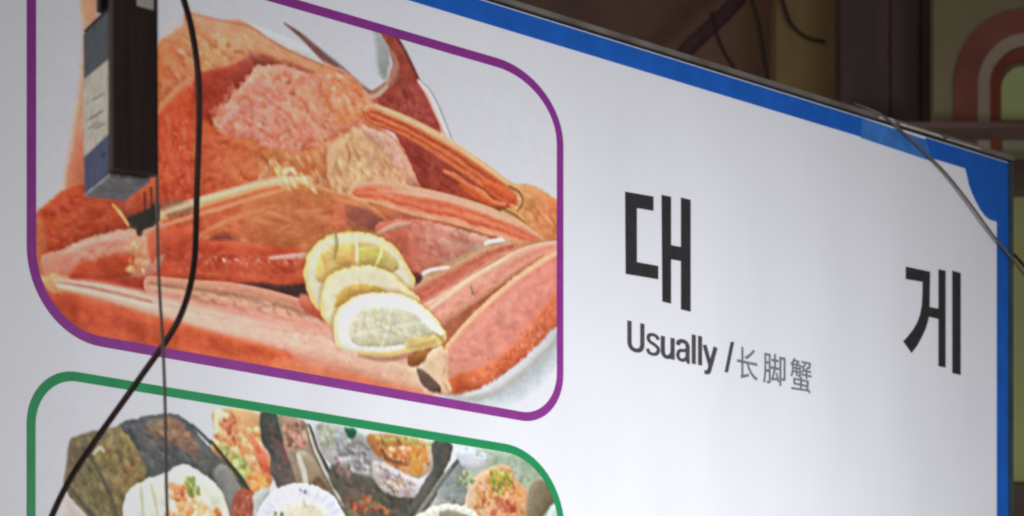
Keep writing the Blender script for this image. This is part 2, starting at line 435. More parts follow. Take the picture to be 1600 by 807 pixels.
    D([(500, 128), (560, 140), (580, 170), (550, 195), (512, 190)], 80, 5, [(222, 140, 92), (206, 118, 66), (230, 160, 112)], .6, 1.8)
    for pts in ([(458, 132), (470, 122), (488, 118), (500, 124)], [(458, 134), (462, 150), (476, 162), (486, 182), (500, 196), (520, 204)], [(500, 126), (502, 146), (516, 166), (512, 182)],
                [(520, 124), (548, 136), (566, 156), (572, 178), (556, 192), (540, 204)], [(394, 142), (412, 150), (430, 166), (450, 180), (462, 200), (480, 214)], [(372, 160), (384, 152), (392, 158)], [(350, 200), (372, 186), (392, 196), (420, 210)],
                [(430, 228), (436, 212), (452, 204)], [(470, 236), (482, 220), (506, 220), (530, 208)]):
        S(pts, [1.2] + [2.6] * (len(pts) - 2) + [1.2], [(170, 84, 48)], soft=5, tex=5, alpha=.42)
    S([(404, 108), (440, 106), (476, 116), (510, 118)], [2, 3, 3, 2], [(228, 150, 130)], soft=4, alpha=.7)
    D([(506, 130), (540, 146), (550, 170), (524, 170)], 14, 3, [(236, 184, 150)], .6, 2.5, .5)
    # tangled pale membranes
    tang = [(400, 262), (430, 240), (480, 236), (520, 216), (560, 206), (600, 212), (628, 232), (650, 276), (640, 300), (590, 300), (560, 330), (510, 320), (470, 300), (410, 290)]
    F([(520, 222), (560, 202), (600, 212), (634, 250), (650, 285), (600, 305), (560, 300), (520, 290), (512, 250)], (212, 160, 120), (218, 168, 128), [(520, 250), (640, 290)], soft=8, tex=16)
    D(tang, 110, 4.2, [(224, 186, 136), (186, 120, 72), (216, 176, 112), (206, 140, 96), (228, 200, 150), (184, 120, 78)], .5, 3, 1.2)
    F([(566, 196), (590, 204), (612, 216), (630, 238), (646, 264), (652, 288), (634, 286), (622, 262), (606, 244), (590, 228), (572, 214)], (222, 166, 140), (214, 150, 122), [(570, 200), (650, 280)], soft=3.5, tex=10, edge=(196, 120, 96), ew=3)
    D([(580, 204), (620, 230), (646, 280), (620, 260)], 36, 3, [(236, 190, 168), (200, 140, 120)], .5, 3, .9)
    for pts, w, col in (([(516, 224), (522, 244), (516, 262), (514, 276), (524, 284)], 4, (224, 174, 134)), ([(518, 276), (534, 280), (528, 296), (540, 304)], 4, (222, 158, 120)), ([(560, 236), (568, 252), (574, 270), (580, 286)], 3, (226, 196, 142)),
                        ([(540, 226), (546, 240), (544, 256)], 2.6, (150, 96, 54)), ([(532, 286), (550, 296), (566, 310), (578, 330)], 3, (214, 178, 100)), ([(556, 290), (566, 304), (580, 320)], 2.2, (120, 96, 50)),
                        ([(592, 284), (606, 296), (624, 300)], 3, (228, 190, 140)), ([(424, 250), (416, 266), (404, 282)], 5, (226, 190, 150)), ([(428, 246), (436, 266), (442, 284)], 3, (218, 176, 130)), ([(408, 244), (418, 256), (420, 268)], 3, (140, 64, 40)),
                        ([(600, 250), (612, 268), (626, 284)], 3, (190, 124, 90)), ([(546, 262), (560, 276), (552, 290)], 3, (228, 206, 138))):
        S(pts, [w * .5] + [w] * (len(pts) - 2) + [w * .4], [col], soft=3.5, tex=6, alpha=.65)
    D([(470, 226), (560, 206), (600, 230), (640, 290), (560, 320), (500, 300)], 90, 4.5, [(236, 204, 156), (186, 120, 74), (226, 172, 124), (204, 128, 84), (232, 196, 146), (214, 168, 116)], .5, 2.6, 1.2)
    D([(400, 250), (470, 240), (520, 290), (420, 300)], 40, 4.5, [(230, 190, 140), (176, 106, 64), (222, 154, 112)], .55, 2.6, .8)
    D([(250, 60), (400, 50), (540, 112), (560, 130), (400, 84), (300, 110)], 90, 3, [(236, 176, 140), (166, 96, 62), (222, 150, 96), (176, 120, 70)], .55, 4, .3)
    S([(300, 22), (345, 33), (372, 38), (394, 44), (420, 62), (452, 80), (498, 100), (540, 116)], [1, 1.5, 1.5, 1.5, 2.2, 2, 1.5, 1.2], [(140, 96, 76)], soft=3, alpha=.6)
    # dark red hollow on the right
    F([(616, 204), (650, 216), (700, 244), (748, 280), (800, 318), (812, 346), (770, 330), (730, 316), (694, 306), (662, 296), (648, 270), (634, 240)], (150, 58, 46), (176, 70, 40), [(650, 250), (770, 320)], soft=3, tex=10, **K)
    D([(640, 230), (760, 300), (690, 300)], 70, 3, [(165, 70, 56), (136, 50, 40)], .5, 3, .5)
    # upper right leg
    S([(580, 178), (616, 192), (650, 208), (700, 238), (746, 268), (790, 300), (812, 318)], [16, 17, 18, 21, 22, 21, 14],
      [(226, 176, 130), (226, 150, 106), (206, 106, 66), (172, 66, 36), (222, 118, 74), (180, 72, 40), (222, 116, 74), (168, 66, 40)], tex=13, soft=1.6)
    S([(586, 164), (640, 186), (700, 218), (760, 262), (800, 290)], [2, 3, 3.5, 3, 2], [(230, 188, 140)], soft=3, alpha=.8)
    S([(694, 268), (712, 276), (730, 290), (752, 302), (768, 316), (788, 320)], [3, 5, 5, 6, 5, 3], [(236, 140, 96), (214, 96, 56)], soft=2, tex=16)
    S([(720, 290), (744, 306), (772, 322)], [4, 7, 4], [(206, 88, 44)], soft=4, alpha=.8)
    # joint at the right border
    F([(772, 272), (800, 286), (832, 290), (860, 306), (884, 330), (884, 384), (850, 384), (824, 372), (796, 350), (780, 330), (806, 322), (808, 306), (790, 290)], (222, 160, 104), (222, 122, 78), [(800, 320), (872, 340)], soft=3, tex=14, edge=(176, 140, 96), ew=4, **K)
    D([(800, 295), (866, 320), (868, 376), (800, 345)], 110, 3, [(236, 182, 122), (204, 116, 66), (226, 150, 90), (190, 130, 76)], .55, 3, .6)
    F([(756, 282), (780, 288), (800, 300), (806, 314), (796, 318), (776, 306), (756, 292)], (206, 84, 46), soft=4, tex=8)
    S([(796, 292), (812, 302), (816, 318), (808, 330)], [2, 2.4, 2.4, 1.5], [(120, 84, 44)], soft=2.5, alpha=.8)
    S([(770, 322), (800, 334), (820, 348)], [1.5, 2.5, 1.5], [(130, 84, 40)], soft=2.5, alpha=.8)
    # middle right leg
    S([(556, 300), (596, 302), (644, 314), (700, 326), (760, 344), (812, 364), (846, 378)], [12, 20, 24, 24, 24, 19, 8],
      [(214, 178, 140), (222, 162, 130), (222, 132, 98), (214, 100, 66), (228, 132, 96), (206, 84, 56), (230, 150, 112), (222, 160, 120)], tex=12, soft=1.6)
    c.lab[(c.lab == 0) & (np.abs(c.img - c.paper).sum(-1) > 45)] = 1
    # lower body, left big leg segment
    F([(212, 356), (250, 336), (320, 318), (400, 294), (470, 286), (540, 308), (590, 336), (606, 352), (596, 372), (560, 362), (524, 362), (494, 384), (470, 412), (470, 440), (240, 430)],
      (190, 64, 38), (198, 120, 70), [(250, 400), (520, 310)], soft=3, tex=14, **K)
    D([(260, 350), (480, 300), (580, 340), (480, 380), (260, 410)], 260, 4, [(206, 112, 66), (178, 60, 40), (206, 132, 82), (186, 84, 52), (200, 70, 46)], .4, 4.5, -.15)
    F([(420, 300), (500, 300), (520, 330), (470, 380), (400, 380), (380, 330)], (196, 116, 70), soft=22, alpha=.6)
    S([(212, 358), (260, 334), (320, 316), (380, 298), (430, 286), (476, 282)], [9, 10, 10, 9, 9, 7], [(232, 150, 122), (228, 178, 138), (204, 150, 88), (216, 158, 110), (206, 90, 54)], soft=1.8, tex=11)
    S([(250, 354), (300, 338), (350, 324), (400, 308), (440, 298)], [3, 3.5, 3.5, 3, 2], [(228, 150, 104)], soft=2.5, alpha=.85)
    S([(306, 372), (340, 352), (380, 336), (430, 322)], [2.4, 3, 3, 1.5], [(230, 128, 82)], soft=2.5, alpha=.85)
    S([(470, 284), (500, 296), (540, 308), (580, 326), (604, 346)], [4, 4, 3.5, 3, 2], [(222, 158, 110), (190, 110, 66)], soft=3, alpha=.85)
    D([(425, 262), (470, 270), (500, 300), (440, 296)], 40, 3.4, [(232, 208, 140), (226, 180, 124), (236, 220, 180)], .7, 3.5, .5)
    S([(330, 376), (350, 370), (372, 374)], [3, 5, 3], [(112, 48, 36)], soft=6, alpha=.8)
    F([(534, 322), (570, 326), (606, 350), (596, 362), (560, 358), (540, 350)], (156, 84, 60), (130, 70, 60), [(540, 330), (600, 356)], soft=6, tex=8)
    F([(520, 318), (538, 322), (542, 356), (526, 360)], (214, 110, 80), soft=6, alpha=.7)
    D([(280, 360), (440, 310), (560, 330), (560, 356), (480, 384), (300, 392)], 60, 4, [(222, 140, 98), (164, 66, 42), (214, 130, 84), (180, 92, 54)], .35, 6, -.12)
    # claw tip between the legs, right of the lemons
    F([(588, 350), (620, 344), (660, 344), (706, 356), (756, 370), (772, 380), (756, 396), (724, 410), (692, 420), (656, 430), (640, 416), (618, 392), (590, 372)], (196, 98, 76), (196, 150, 130), [(630, 380), (740, 380)], soft=3, tex=12, **K)
    D([(640, 350), (750, 372), (700, 412), (650, 420)], 80, 5, [(206, 112, 90), (214, 160, 140), (186, 92, 74)], .45, 3, .4)
    S([(590, 366), (612, 356), (628, 352), (640, 350)], [3, 6, 5, 3], [(222, 182, 146), (176, 110, 88)], soft=3)
    F([(762, 376), (786, 374), (802, 384), (786, 392), (764, 398), (752, 400)], (248, 244, 238), soft=3, tex=3)
    F([(782, 384), (830, 376), (882, 376), (882, 412), (820, 418), (790, 404)], (196, 124, 84), (176, 112, 84), [(790, 390), (870, 390)], soft=4, tex=12, **K)
    # red row with wet sparkle, dark gap
    F([(236, 396), (300, 376), (400, 384), (476, 396), (482, 440), (470, 462), (400, 452), (330, 440), (236, 436)], (188, 62, 38), (196, 76, 46), [(260, 410), (460, 420)], soft=4, tex=12, **K)
    D([(250, 392), (470, 398), (472, 440), (260, 430)], 130, 3.4, [(206, 84, 56), (166, 50, 34), (198, 96, 64)], .5, 4, .1)
    S([(420, 404), (446, 402), (476, 400)], [2, 4, 5], [(226, 190, 180), (205, 130, 110)], soft=3)
    D([(310, 400), (470, 402), (476, 414), (310, 416)], 46, 1.9, [(240, 170, 146), (226, 120, 92)], .5, 1.3)
    D([(340, 404), (410, 404), (410, 410), (340, 410)], 8, 1.8, [(250, 205, 190)], .8, 1.4)
    F([(366, 446), (400, 442), (440, 446), (482, 444), (492, 470), (450, 468), (404, 460)], (62, 36, 34), (96, 42, 34), [(480, 450), (370, 448)], soft=5, tex=5)
    # left-hand leg segments
    F([(44, 346), (60, 330), (78, 314), (98, 298), (126, 286), (160, 300), (204, 318), (216, 340), (200, 360), (160, 366), (110, 384), (70, 404), (44, 420)], (176, 58, 30), (160, 50, 30), [(80, 340), (190, 340)], soft=3, tex=12, edge=(160, 110, 66), ew=5, **K)
    D([(70, 330), (120, 296), (190, 320), (180, 350), (80, 390)], 120, 4, [(190, 70, 36), (150, 44, 26), (172, 74, 34)], .45, 4, -.3)
    F([(44, 350), (66, 344), (72, 390), (66, 440), (44, 440)], (190, 112, 72), soft=8, alpha=.7, tex=10)
    F([(186, 296), (216, 288), (246, 262), (246, 318), (226, 330), (206, 344), (186, 330)], (196, 78, 44), (150, 60, 40), [(240, 280), (200, 340)], soft=4, tex=12)
    F([(200, 340), (224, 330), (246, 318), (246, 352), (222, 358), (206, 352)], (58, 54, 46), (86, 76, 60), [(205, 345), (246, 330)], soft=5, tex=8)
    S([(176, 320), (188, 334), (200, 352)], [2, 3.5, 2], [(232, 170, 100)], soft=2.5)
    S([(224, 262), (232, 272), (240, 268)], [6, 8, 6], [(70, 66, 72)], soft=4, alpha=.4)
    F([(250, 318), (276, 312), (300, 318), (292, 334), (258, 338)], (120, 86, 58), soft=6, alpha=.7)
    F([(66, 400), (96, 390), (140, 372), (180, 362), (222, 354), (250, 346), (262, 372), (250, 420), (220, 434), (150, 436), (96, 436), (70, 430)], (206, 134, 112), (196, 120, 96), [(140, 370), (100, 430)], soft=3, tex=12, **K)
    F([(110, 424), (140, 400), (176, 392), (206, 398), (212, 416), (196, 434), (150, 440), (110, 436)], (176, 58, 30), (186, 70, 38), [(130, 420), (200, 410)], soft=6, tex=10)
    D([(120, 396), (200, 372), (204, 390), (130, 410)], 60, 3, [(216, 146, 128), (188, 110, 92), (206, 150, 116)], .5, 5, -.3)
    D([(196, 372), (228, 372), (232, 428), (200, 424)], 60, 3.5, [(230, 180, 118), (214, 150, 96), (226, 190, 130), (180, 110, 66)], .65, 2)
    F([(232, 368), (260, 356), (300, 358), (300, 380), (250, 398), (236, 412)], (196, 70, 42), soft=5, tex=10, alpha=.8)
    S([(219, 346), (217, 362)], [3, 5], [(140, 50, 30)], soft=4, alpha=.9)
    F([(60, 438), (82, 428), (108, 436), (106, 452), (84, 462), (62, 456)], (206, 146, 96), soft=5, tex=10, **K)
    F([(120, 438), (180, 436), (240, 434), (300, 440), (300, 462), (240, 460), (170, 450)], (160, 48, 30), soft=4, tex=10, **K)
    # long legs along the bottom
    S([(236, 446), (300, 456), (360, 464), (420, 478), (480, 496), (530, 512), (560, 524)], [14, 18, 22, 25, 26, 24, 20],
      [(230, 164, 134), (214, 140, 112), (204, 142, 110), (176, 116, 90), (226, 170, 138), (222, 154, 128), (200, 130, 104), (230, 180, 152)], tex=13, soft=1.6)
    D([(280, 458), (400, 470), (520, 500), (520, 516), (400, 496), (290, 474)], 90, 2.4, [(166, 104, 80), (236, 196, 160), (186, 130, 100), (226, 150, 126)], .6, 5, .2)
    F([(466, 462), (496, 466), (516, 480), (520, 504), (490, 494), (470, 482)], (196, 74, 48), (206, 112, 84), [(500, 480), (470, 470)], soft=6, tex=8)
    F([(50, 452), (80, 456), (96, 462), (220, 492), (340, 520), (460, 548), (560, 580), (640, 606), (700, 632), (640, 640), (480, 612), (300, 580), (150, 556), (100, 536), (60, 500)],
      (178, 62, 34), (212, 84, 46), [(120, 500), (420, 560)], soft=4, tex=13, **K)
    F([(40, 440), (74, 452), (90, 500), (130, 550), (60, 540)], (150, 60, 40), soft=8, alpha=.6, **K)
    F([(440, 560), (560, 580), (640, 604), (690, 630), (600, 628), (440, 596)], (228, 128, 92), soft=12, alpha=.8)
    S([(90, 446), (150, 454), (230, 474), (310, 494), (400, 514), (480, 532), (560, 552), (640, 580), (672, 596)], [6, 14, 18, 21, 25, 29, 32, 30, 20],
      [(226, 150, 128), (230, 168, 144), (226, 172, 148), (236, 192, 166), (232, 180, 154), (228, 162, 134), (216, 124, 90)], tex=7, soft=7)
    S([(90, 440), (150, 452), (200, 464), (236, 472)], [1.6, 3, 3, 2], [(170, 104, 92)], soft=3, alpha=.8)
    S([(84, 438), (140, 444), (220, 462), (300, 482), (380, 500), (460, 516)], [1.5, 2, 2.2, 2.6, 2.6, 2], [(240, 190, 168)], soft=2.5, alpha=.8)
    F([(466, 520), (540, 540), (640, 572), (680, 592), (650, 610), (560, 588), (460, 562)], (232, 176, 150), (228, 186, 150), [(470, 540), (640, 590)], soft=6, tex=8, alpha=.6)
    D([(430, 500), (540, 530), (640, 575), (660, 600), (540, 575), (430, 540)], 110, 2.4, [(240, 206, 176), (214, 160, 130), (206, 150, 118), (236, 180, 156)], .5, 3, .25)
    F([(52, 478), (80, 474), (110, 540), (90, 548), (60, 520)], (140, 50, 46), soft=10, alpha=.5)
    # pink and brown legs behind the big right leg
    S([(626, 470), (664, 452), (710, 426), (760, 398), (800, 384)], [30, 24, 20, 16, 8], [(180, 140, 100), (214, 160, 124), (196, 96, 72), (206, 112, 90), (226, 160, 134)], tex=12, soft=2.5)
    S([(648, 440), (668, 424), (700, 418)], [3, 3, 2], [(244, 232, 226)], soft=3)
    F([(634, 425), (650, 426), (660, 432), (650, 446), (640, 444)], (96, 46, 36), soft=4)
    S([(664, 500), (700, 478), (750, 446), (806, 410), (840, 394), (872, 384)], [24, 22, 21, 18, 14, 8], [(238, 204, 166), (230, 164, 140), (222, 140, 116), (230, 156, 130), (180, 120, 84)], tex=9, soft=1.8)
    S([(668, 486), (700, 462), (740, 432), (790, 404)], [3, 3, 3, 2], [(246, 214, 180)], soft=3, alpha=.8)
    D([(660, 490), (780, 420), (800, 420), (690, 510)], 60, 4, [(230, 150, 130), (216, 128, 104), (234, 172, 146)], .4, 4, -.6)
    S([(736, 450), (738, 458)], [3, 3], [(110, 84, 66)], soft=2.5, alpha=.8)
    F([(686, 560), (700, 536), (722, 510), (756, 474), (800, 436), (846, 404), (884, 384), (884, 496), (862, 516), (836, 542), (800, 574), (762, 600), (726, 614), (694, 616), (686, 594)],
      (226, 146, 122), (222, 132, 112), [(700, 540), (860, 430)], soft=2.5, tex=9, edge=(226, 150, 112), ew=5, **K)
    D([(710, 540), (850, 420), (866, 450), (730, 580)], 110, 4.5, [(232, 158, 136), (216, 128, 110), (230, 140, 126), (236, 170, 140)], .4, 4, -.7)
    S([(692, 552), (720, 516), (756, 480), (800, 442), (846, 410), (880, 390)], [4, 4, 4, 4, 4, 3], [(244, 204, 156), (236, 176, 136)], soft=3)
    F([(690, 600), (720, 584), (760, 572), (800, 540), (836, 498), (862, 464), (884, 450), (884, 496), (862, 516), (836, 542), (800, 574), (762, 600), (726, 614), (694, 616)],
      (210, 96, 54), (206, 100, 64), [(700, 600), (860, 480)], soft=6, tex=13)
    D([(730, 592), (790, 556), (866, 470), (876, 490), (820, 560), (750, 604)], 150, 2.6, [(240, 160, 120), (196, 84, 52), (232, 140, 104), (176, 74, 46), (236, 164, 130)], .4, 2)
    D([(760, 560), (830, 510), (850, 500), (790, 570)], 16, 2.2, [(140, 80, 66), (160, 86, 62)], .5, 1.6)
    F([(694, 618), (740, 612), (780, 598), (840, 548), (880, 505), (880, 520), (846, 560), (790, 608), (740, 626)], (196, 180, 164), soft=12, alpha=.5, tex=4)
    # joint with the dark hole
    F([(640, 572), (664, 560), (676, 546), (690, 540), (700, 552), (700, 590), (706, 612), (690, 618), (664, 612), (646, 594)], (234, 200, 164), (226, 186, 150), [(650, 570), (700, 600)], soft=3, tex=10, **K)
    F([(652, 576), (664, 582), (676, 592), (688, 604), (686, 614), (670, 610), (656, 596)], (118, 88, 74), (96, 70, 60), [(655, 580), (685, 610)], soft=3, tex=9)
    F([(636, 560), (650, 550), (664, 546), (668, 556), (656, 570), (642, 574)], (148, 84, 44), (186, 120, 56), [(640, 570), (665, 548)], soft=4, tex=8)
    D([(690, 548), (704, 556), (704, 600), (694, 610)], 26, 2.4, [(240, 200, 160), (222, 170, 120), (190, 140, 100)], .6, 3, 1.4)
    for pts, w, col, al_ in (([(222, 350), (262, 331), (320, 313), (380, 296), (430, 284), (470, 280)], 3, (248, 206, 168), .8), ([(590, 298), (644, 303), (700, 313), (760, 332), (810, 352)], 3, (246, 196, 164), .7),
                             ([(600, 176), (650, 196), (700, 224), (750, 256), (790, 286)], 2.4, (246, 196, 146), .7), ([(270, 494), (340, 512), (420, 530), (500, 548), (580, 566)], 6, (244, 208, 186), .4),
                             ([(130, 452), (200, 468), (260, 486)], 3, (246, 206, 184), .6), ([(700, 560), (760, 500), (820, 446), (862, 420)], 9, (240, 168, 146), .4), ([(680, 492), (720, 464), (770, 430)], 5, (242, 182, 154), .5),
                             ([(330, 358), (380, 342), (440, 330), (500, 330)], 7, (226, 152, 104), .35), ([(262, 196), (266, 240), (264, 290)], 5, (222, 108, 74), .4), ([(120, 330), (150, 322), (180, 326)], 6, (204, 90, 52), .4),
                             ([(96, 398), (130, 382), (170, 372), (208, 366)], 3, (232, 176, 156), .7), ([(280, 424), (340, 428), (400, 432), (450, 440)], 5, (214, 92, 60), .45), ([(660, 236), (700, 262), (740, 290)], 8, (176, 78, 62), .4),
                             ([(340, 250), (380, 262), (420, 258)], 9, (214, 120, 76), .4), ([(340, 44), (390, 62), (440, 88), (490, 108)], 7, (228, 160, 124), .5), ([(150, 520), (240, 540), (330, 552)], 8, (208, 88, 50), .4),
                             ([(290, 548), (380, 562), (460, 578)], 5, (228, 110, 66), .45), ([(640, 366), (680, 372), (720, 384)], 7, (222, 160, 138), .45)):
        S(pts, [w * .4] + [w] * (len(pts) - 2) + [w * .4], [col], soft=w * 1.4 + 1.5, tex=7, alpha=al_)
    F([(204, 300), (222, 286), (246, 278), (246, 316), (226, 330), (206, 336), (196, 322)], (194, 82, 46), (170, 70, 44), [(240, 280), (205, 330)], soft=4, tex=10)
    F([(200, 340), (214, 334), (226, 330), (247, 316), (247, 346), (232, 356), (214, 358), (204, 352)], (54, 48, 44), (74, 66, 54), [(205, 350), (246, 325)], soft=3, tex=6)
    S([(215, 352), (216, 366)], [4, 3], [(110, 44, 30)], soft=3)
    c.lab[(c.lab == 0) & (np.abs(c.img - c.paper).sum(-1) > 60)] = 1
    # lemon slices, back to front
    def slice_(out, lab, rind, pith, inner, flesh, ctr, seeds=40, lines=8):
        F([(p[0] - 2, p[1] - 5) for p in out], (168, 122, 62), soft=9, alpha=.6, vol=0)
        F(out, rind, soft=2.2, tex=7, lab=lab, vol=.08)
        ctrv = np.array(ctr, float)
        F([tuple(ctrv + (np.array(p) - ctrv) * .93) for p in out], pith, soft=5, tex=7, vol=.03)
        F(inner, flesh, tuple(x * .93 for x in flesh), [inner[0], inner[len(inner) // 2]], soft=3, tex=12)
        D(inner, seeds, 3.4, [tuple(min(244, x * 1.06) for x in flesh), tuple(x * .92 for x in flesh), (flesh[0] * .98, flesh[1] * .97, flesh[2] * .82)], .5, 2.5)
        iv = np.array(inner, float); ic = iv.mean(0)
        for k in range(lines):
            e = iv[int(k * len(iv) / lines)]
            S([tuple(ic), tuple(ic + (e - ic) * .5), tuple(e)], [1.2, 1.6, 2], [tuple(min(250, x * 1.07) for x in pith)], soft=4, alpha=.45)
    o1 = [(478, 452), (474, 424), (480, 400), (494, 380), (516, 367), (540, 363), (570, 364), (598, 373), (620, 390), (636, 414), (648, 440), (642, 452), (628, 446), (610, 452), (560, 440), (520, 460), (504, 486), (490, 476)]
    slice_(o1, 2, (226, 200, 128), (226, 216, 184), [(496, 440), (494, 418), (502, 396), (518, 384), (548, 379), (578, 380), (604, 392), (622, 416), (604, 430), (540, 440)], (218, 190, 116), (560, 420), 50, 0)
    F([(520, 396), (546, 388), (554, 398), (550, 414), (530, 416)], (220, 174, 98), soft=5, tex=9); F([(560, 388), (584, 390), (596, 404), (582, 414), (562, 408)], (206, 186, 100), soft=5, tex=9)
    S([(556, 368), (557, 390), (558, 414)], [3, 3, 2], [(238, 226, 190)], soft=3); S([(524, 366), (526, 384), (522, 404)], [3, 4, 2], [(160, 136, 80)], soft=4, alpha=.75)
    S([(596, 384), (594, 400), (586, 416)], [3, 3, 2], [(240, 226, 150)], soft=3); S([(504, 400), (510, 420), (506, 440)], [3, 4, 3], [(222, 170, 90)], soft=4, alpha=.8)
    o2 = [(504, 496), (500, 470), (504, 448), (516, 430), (536, 420), (560, 416), (584, 416), (606, 424), (624, 438), (640, 454), (656, 470), (640, 480), (580, 470), (530, 500), (520, 512)]
    slice_(o2, 3, (230, 204, 130), (232, 220, 184), [(524, 480), (526, 462), (540, 450), (564, 444), (588, 448), (606, 458), (600, 466), (560, 462), (536, 476)], (206, 166, 80), (570, 450), 40, 0)
    D([(534, 454), (600, 450), (606, 462), (540, 470)], 40, 3, [(222, 160, 96), (190, 170, 96), (214, 176, 110)], .7, 2)
    S([(530, 486), (536, 466), (556, 458)], [3, 4, 3], [(196, 148, 66)], soft=4, alpha=.8)
    o3 = [(524, 534), (520, 514), (524, 494), (536, 476), (556, 464), (584, 458), (612, 458), (640, 466), (664, 482), (684, 502), (697, 524), (692, 536), (672, 544), (640, 550), (610, 556), (580, 554), (550, 550), (532, 546)]
    slice_(o3, 4, (234, 222, 168), (240, 238, 228), [(546, 526), (546, 506), (558, 490), (582, 482), (610, 480), (640, 488), (662, 504), (676, 522), (660, 532), (630, 538), (596, 542), (560, 540)], (216, 208, 178), (606, 508), 150, 6)
    D([(552, 500), (600, 484), (660, 508), (650, 530), (570, 536)], 60, 2.2, [(196, 186, 142), (232, 226, 200), (226, 208, 146), (190, 182, 150)], .5, 2)
    S([(560, 550), (600, 553), (640, 546), (680, 534), (694, 524)], [2, 3, 4, 5, 3], [(234, 212, 150), (218, 184, 104)], soft=3, tex=9)
    F([(636, 532), (660, 526), (682, 526), (672, 540), (648, 546), (634, 542)], (222, 186, 104), soft=7, tex=10, alpha=.8)
    S([(676, 520), (690, 530), (694, 544)], [2, 4, 3], [(170, 130, 50)], soft=4, alpha=.7)
    S([(560, 556), (600, 562), (640, 556)], [2, 4, 3], [(150, 96, 56)], soft=5, alpha=.6)
    return c

def paint_shell():
    c = Canvas(-.03, 1.06, 2.10, 2.46, 8)
    F, S, D = c.fill, c.stroke, c.dabs
    A, B = dict(lab=1), dict(lab=2)
    # large dark shells, left
    F([(108, 690), (128, 680), (150, 673), (178, 668), (200, 660), (236, 680), (262, 720), (262, 900), (160, 900), (130, 820), (108, 776), (100, 752), (108, 726)], (112, 96, 66), (128, 112, 62), [(120, 700), (230, 800)], soft=2.5, tex=14, edge=(90, 74, 52), ew=6, **A)
    F([(112, 690), (150, 674), (170, 680), (160, 716), (118, 752), (104, 750)], (104, 86, 58), soft=4, tex=8)
    F([(150, 700), (196, 676), (226, 700), (240, 740), (214, 776), (180, 776), (150, 750)], (140, 118, 66), soft=8, tex=14)
    D([(120, 690), (230, 680), (250, 760), (200, 850), (140, 800), (110, 750)], 220, 4.5, [(140, 124, 76), (92, 76, 50), (120, 88, 52), (150, 138, 88), (104, 92, 72)], .55, 3, 1.1)
    D([(160, 700), (220, 700), (220, 750), (170, 760)], 60, 3.4, [(160, 116, 62), (110, 70, 44), (150, 130, 84)], .6, 2.5)
    for pts in ([(104, 756), (126, 784), (150, 812), (170, 840)], [(128, 700), (150, 730), (170, 770), (190, 830)], [(196, 664), (214, 690), (226, 716), (234, 760)]):
        S(pts, [2, 3, 3, 2], [(74, 62, 46)], soft=4, alpha=.7)
    F([(98, 776), (110, 780), (140, 812), (160, 850), (100, 850)], (196, 180, 172), soft=3, tex=4)
    S([(146, 710), (156, 700), (162, 706)], [2, 3, 2], [(196, 184, 160)], soft=3)
    F([(188, 664), (216, 654), (246, 648), (276, 648), (296, 662), (314, 684), (336, 706), (356, 726), (376, 752), (392, 784), (400, 810), (390, 900), (240, 900), (222, 770), (232, 730), (210, 694)], (80, 78, 78), (96, 92, 82), [(210, 680), (360, 780)], soft=2.5, tex=12, edge=(60, 58, 48), ew=4, **A)
    F([(226, 668), (250, 654), (276, 656), (292, 676), (310, 700), (300, 712), (270, 694), (240, 684)], (140, 110, 76), (150, 98, 70), [(230, 670), (300, 700)], soft=7, tex=14)
    D([(200, 668), (280, 652), (370, 760), (330, 780), (230, 730)], 240, 3.4, [(98, 96, 96), (60, 60, 64), (120, 104, 84), (88, 76, 74), (110, 110, 108)], .55, 2.5, .6)
    D([(238, 660), (286, 664), (306, 696), (262, 690)], 36, 3, [(176, 130, 90), (150, 90, 66), (166, 136, 96)], .6, 2)
    F([(334, 740), (356, 728), (384, 776), (392, 812), (372, 826), (350, 790)], (142, 134, 124), (120, 112, 104), [(340, 740), (380, 810)], soft=6, tex=12)
    S([(300, 664), (330, 694), (356, 724), (380, 760), (394, 790)], [2, 3, 4, 4, 3], [(48, 48, 36)], soft=3, alpha=.85)
    # scallop meat with topping
    F([(194, 830), (194, 786), (204, 764), (226, 750), (254, 742), (276, 730), (292, 728), (318, 742), (340, 762), (354, 790), (360, 830), (350, 900), (200, 900)], (222, 226, 212), (232, 228, 206), [(210, 770), (330, 800)], soft=3, tex=6, lab=2)
    D([(204, 770), (250, 750), (330, 760), (350, 830), (210, 830)], 60, 6, [(234, 236, 226), (206, 208, 186), (226, 214, 186)], .5, 3, 1.4)
    for pts in ([(236, 756), (242, 784), (248, 812)], [(220, 760), (222, 790), (226, 820)]):
        S(pts, [2, 3, 2], [(186, 176, 136)], soft=4, alpha=.7)
    top = [(268, 760), (290, 744), (306, 770), (330, 784), (346, 800), (350, 870), (270, 870), (262, 800)]
    D(top, 150, 5, [(226, 150, 84), (206, 104, 52), (238, 178, 116), (186, 180, 90), (240, 220, 170), (214, 130, 70)], .85, 1.8)
    D([(284, 746), (300, 744), (312, 770), (300, 776)], 26, 3, [(120, 142, 60), (160, 170, 80), (90, 110, 50)], .85, 2)
    D([(268, 762), (290, 762), (292, 782), (272, 782)], 22, 3.4, [(196, 90, 44), (226, 140, 86)], .85, 1.5)
    # second shell: dressed strip
    F([(336, 640), (420, 652), (414, 700), (424, 724), (424, 756), (400, 776), (376, 752), (352, 722), (330, 704), (336, 680)], (206, 160, 106), (206, 130, 70), [(370, 660), (400, 760)], soft=4, tex=14, **A)
    F([(336, 640), (356, 650), (352, 676), (336, 680)], (214, 214, 180), soft=4, tex=8)
    strip = [(342, 660), (392, 656), (410, 690), (424, 720), (416, 756), (396, 764), (360, 722), (336, 700)]
    D(strip, 200, 4.4, [(222, 140, 90), (236, 190, 140), (200, 96, 54), (226, 168, 110), (214, 196, 130), (236, 220, 180)], .75, 2)
    D([(340, 694), (366, 700), (394, 740), (380, 750), (352, 720)], 70, 4, [(186, 192, 106), (150, 166, 80), (214, 210, 150), (120, 130, 60)], .8, 1.8)
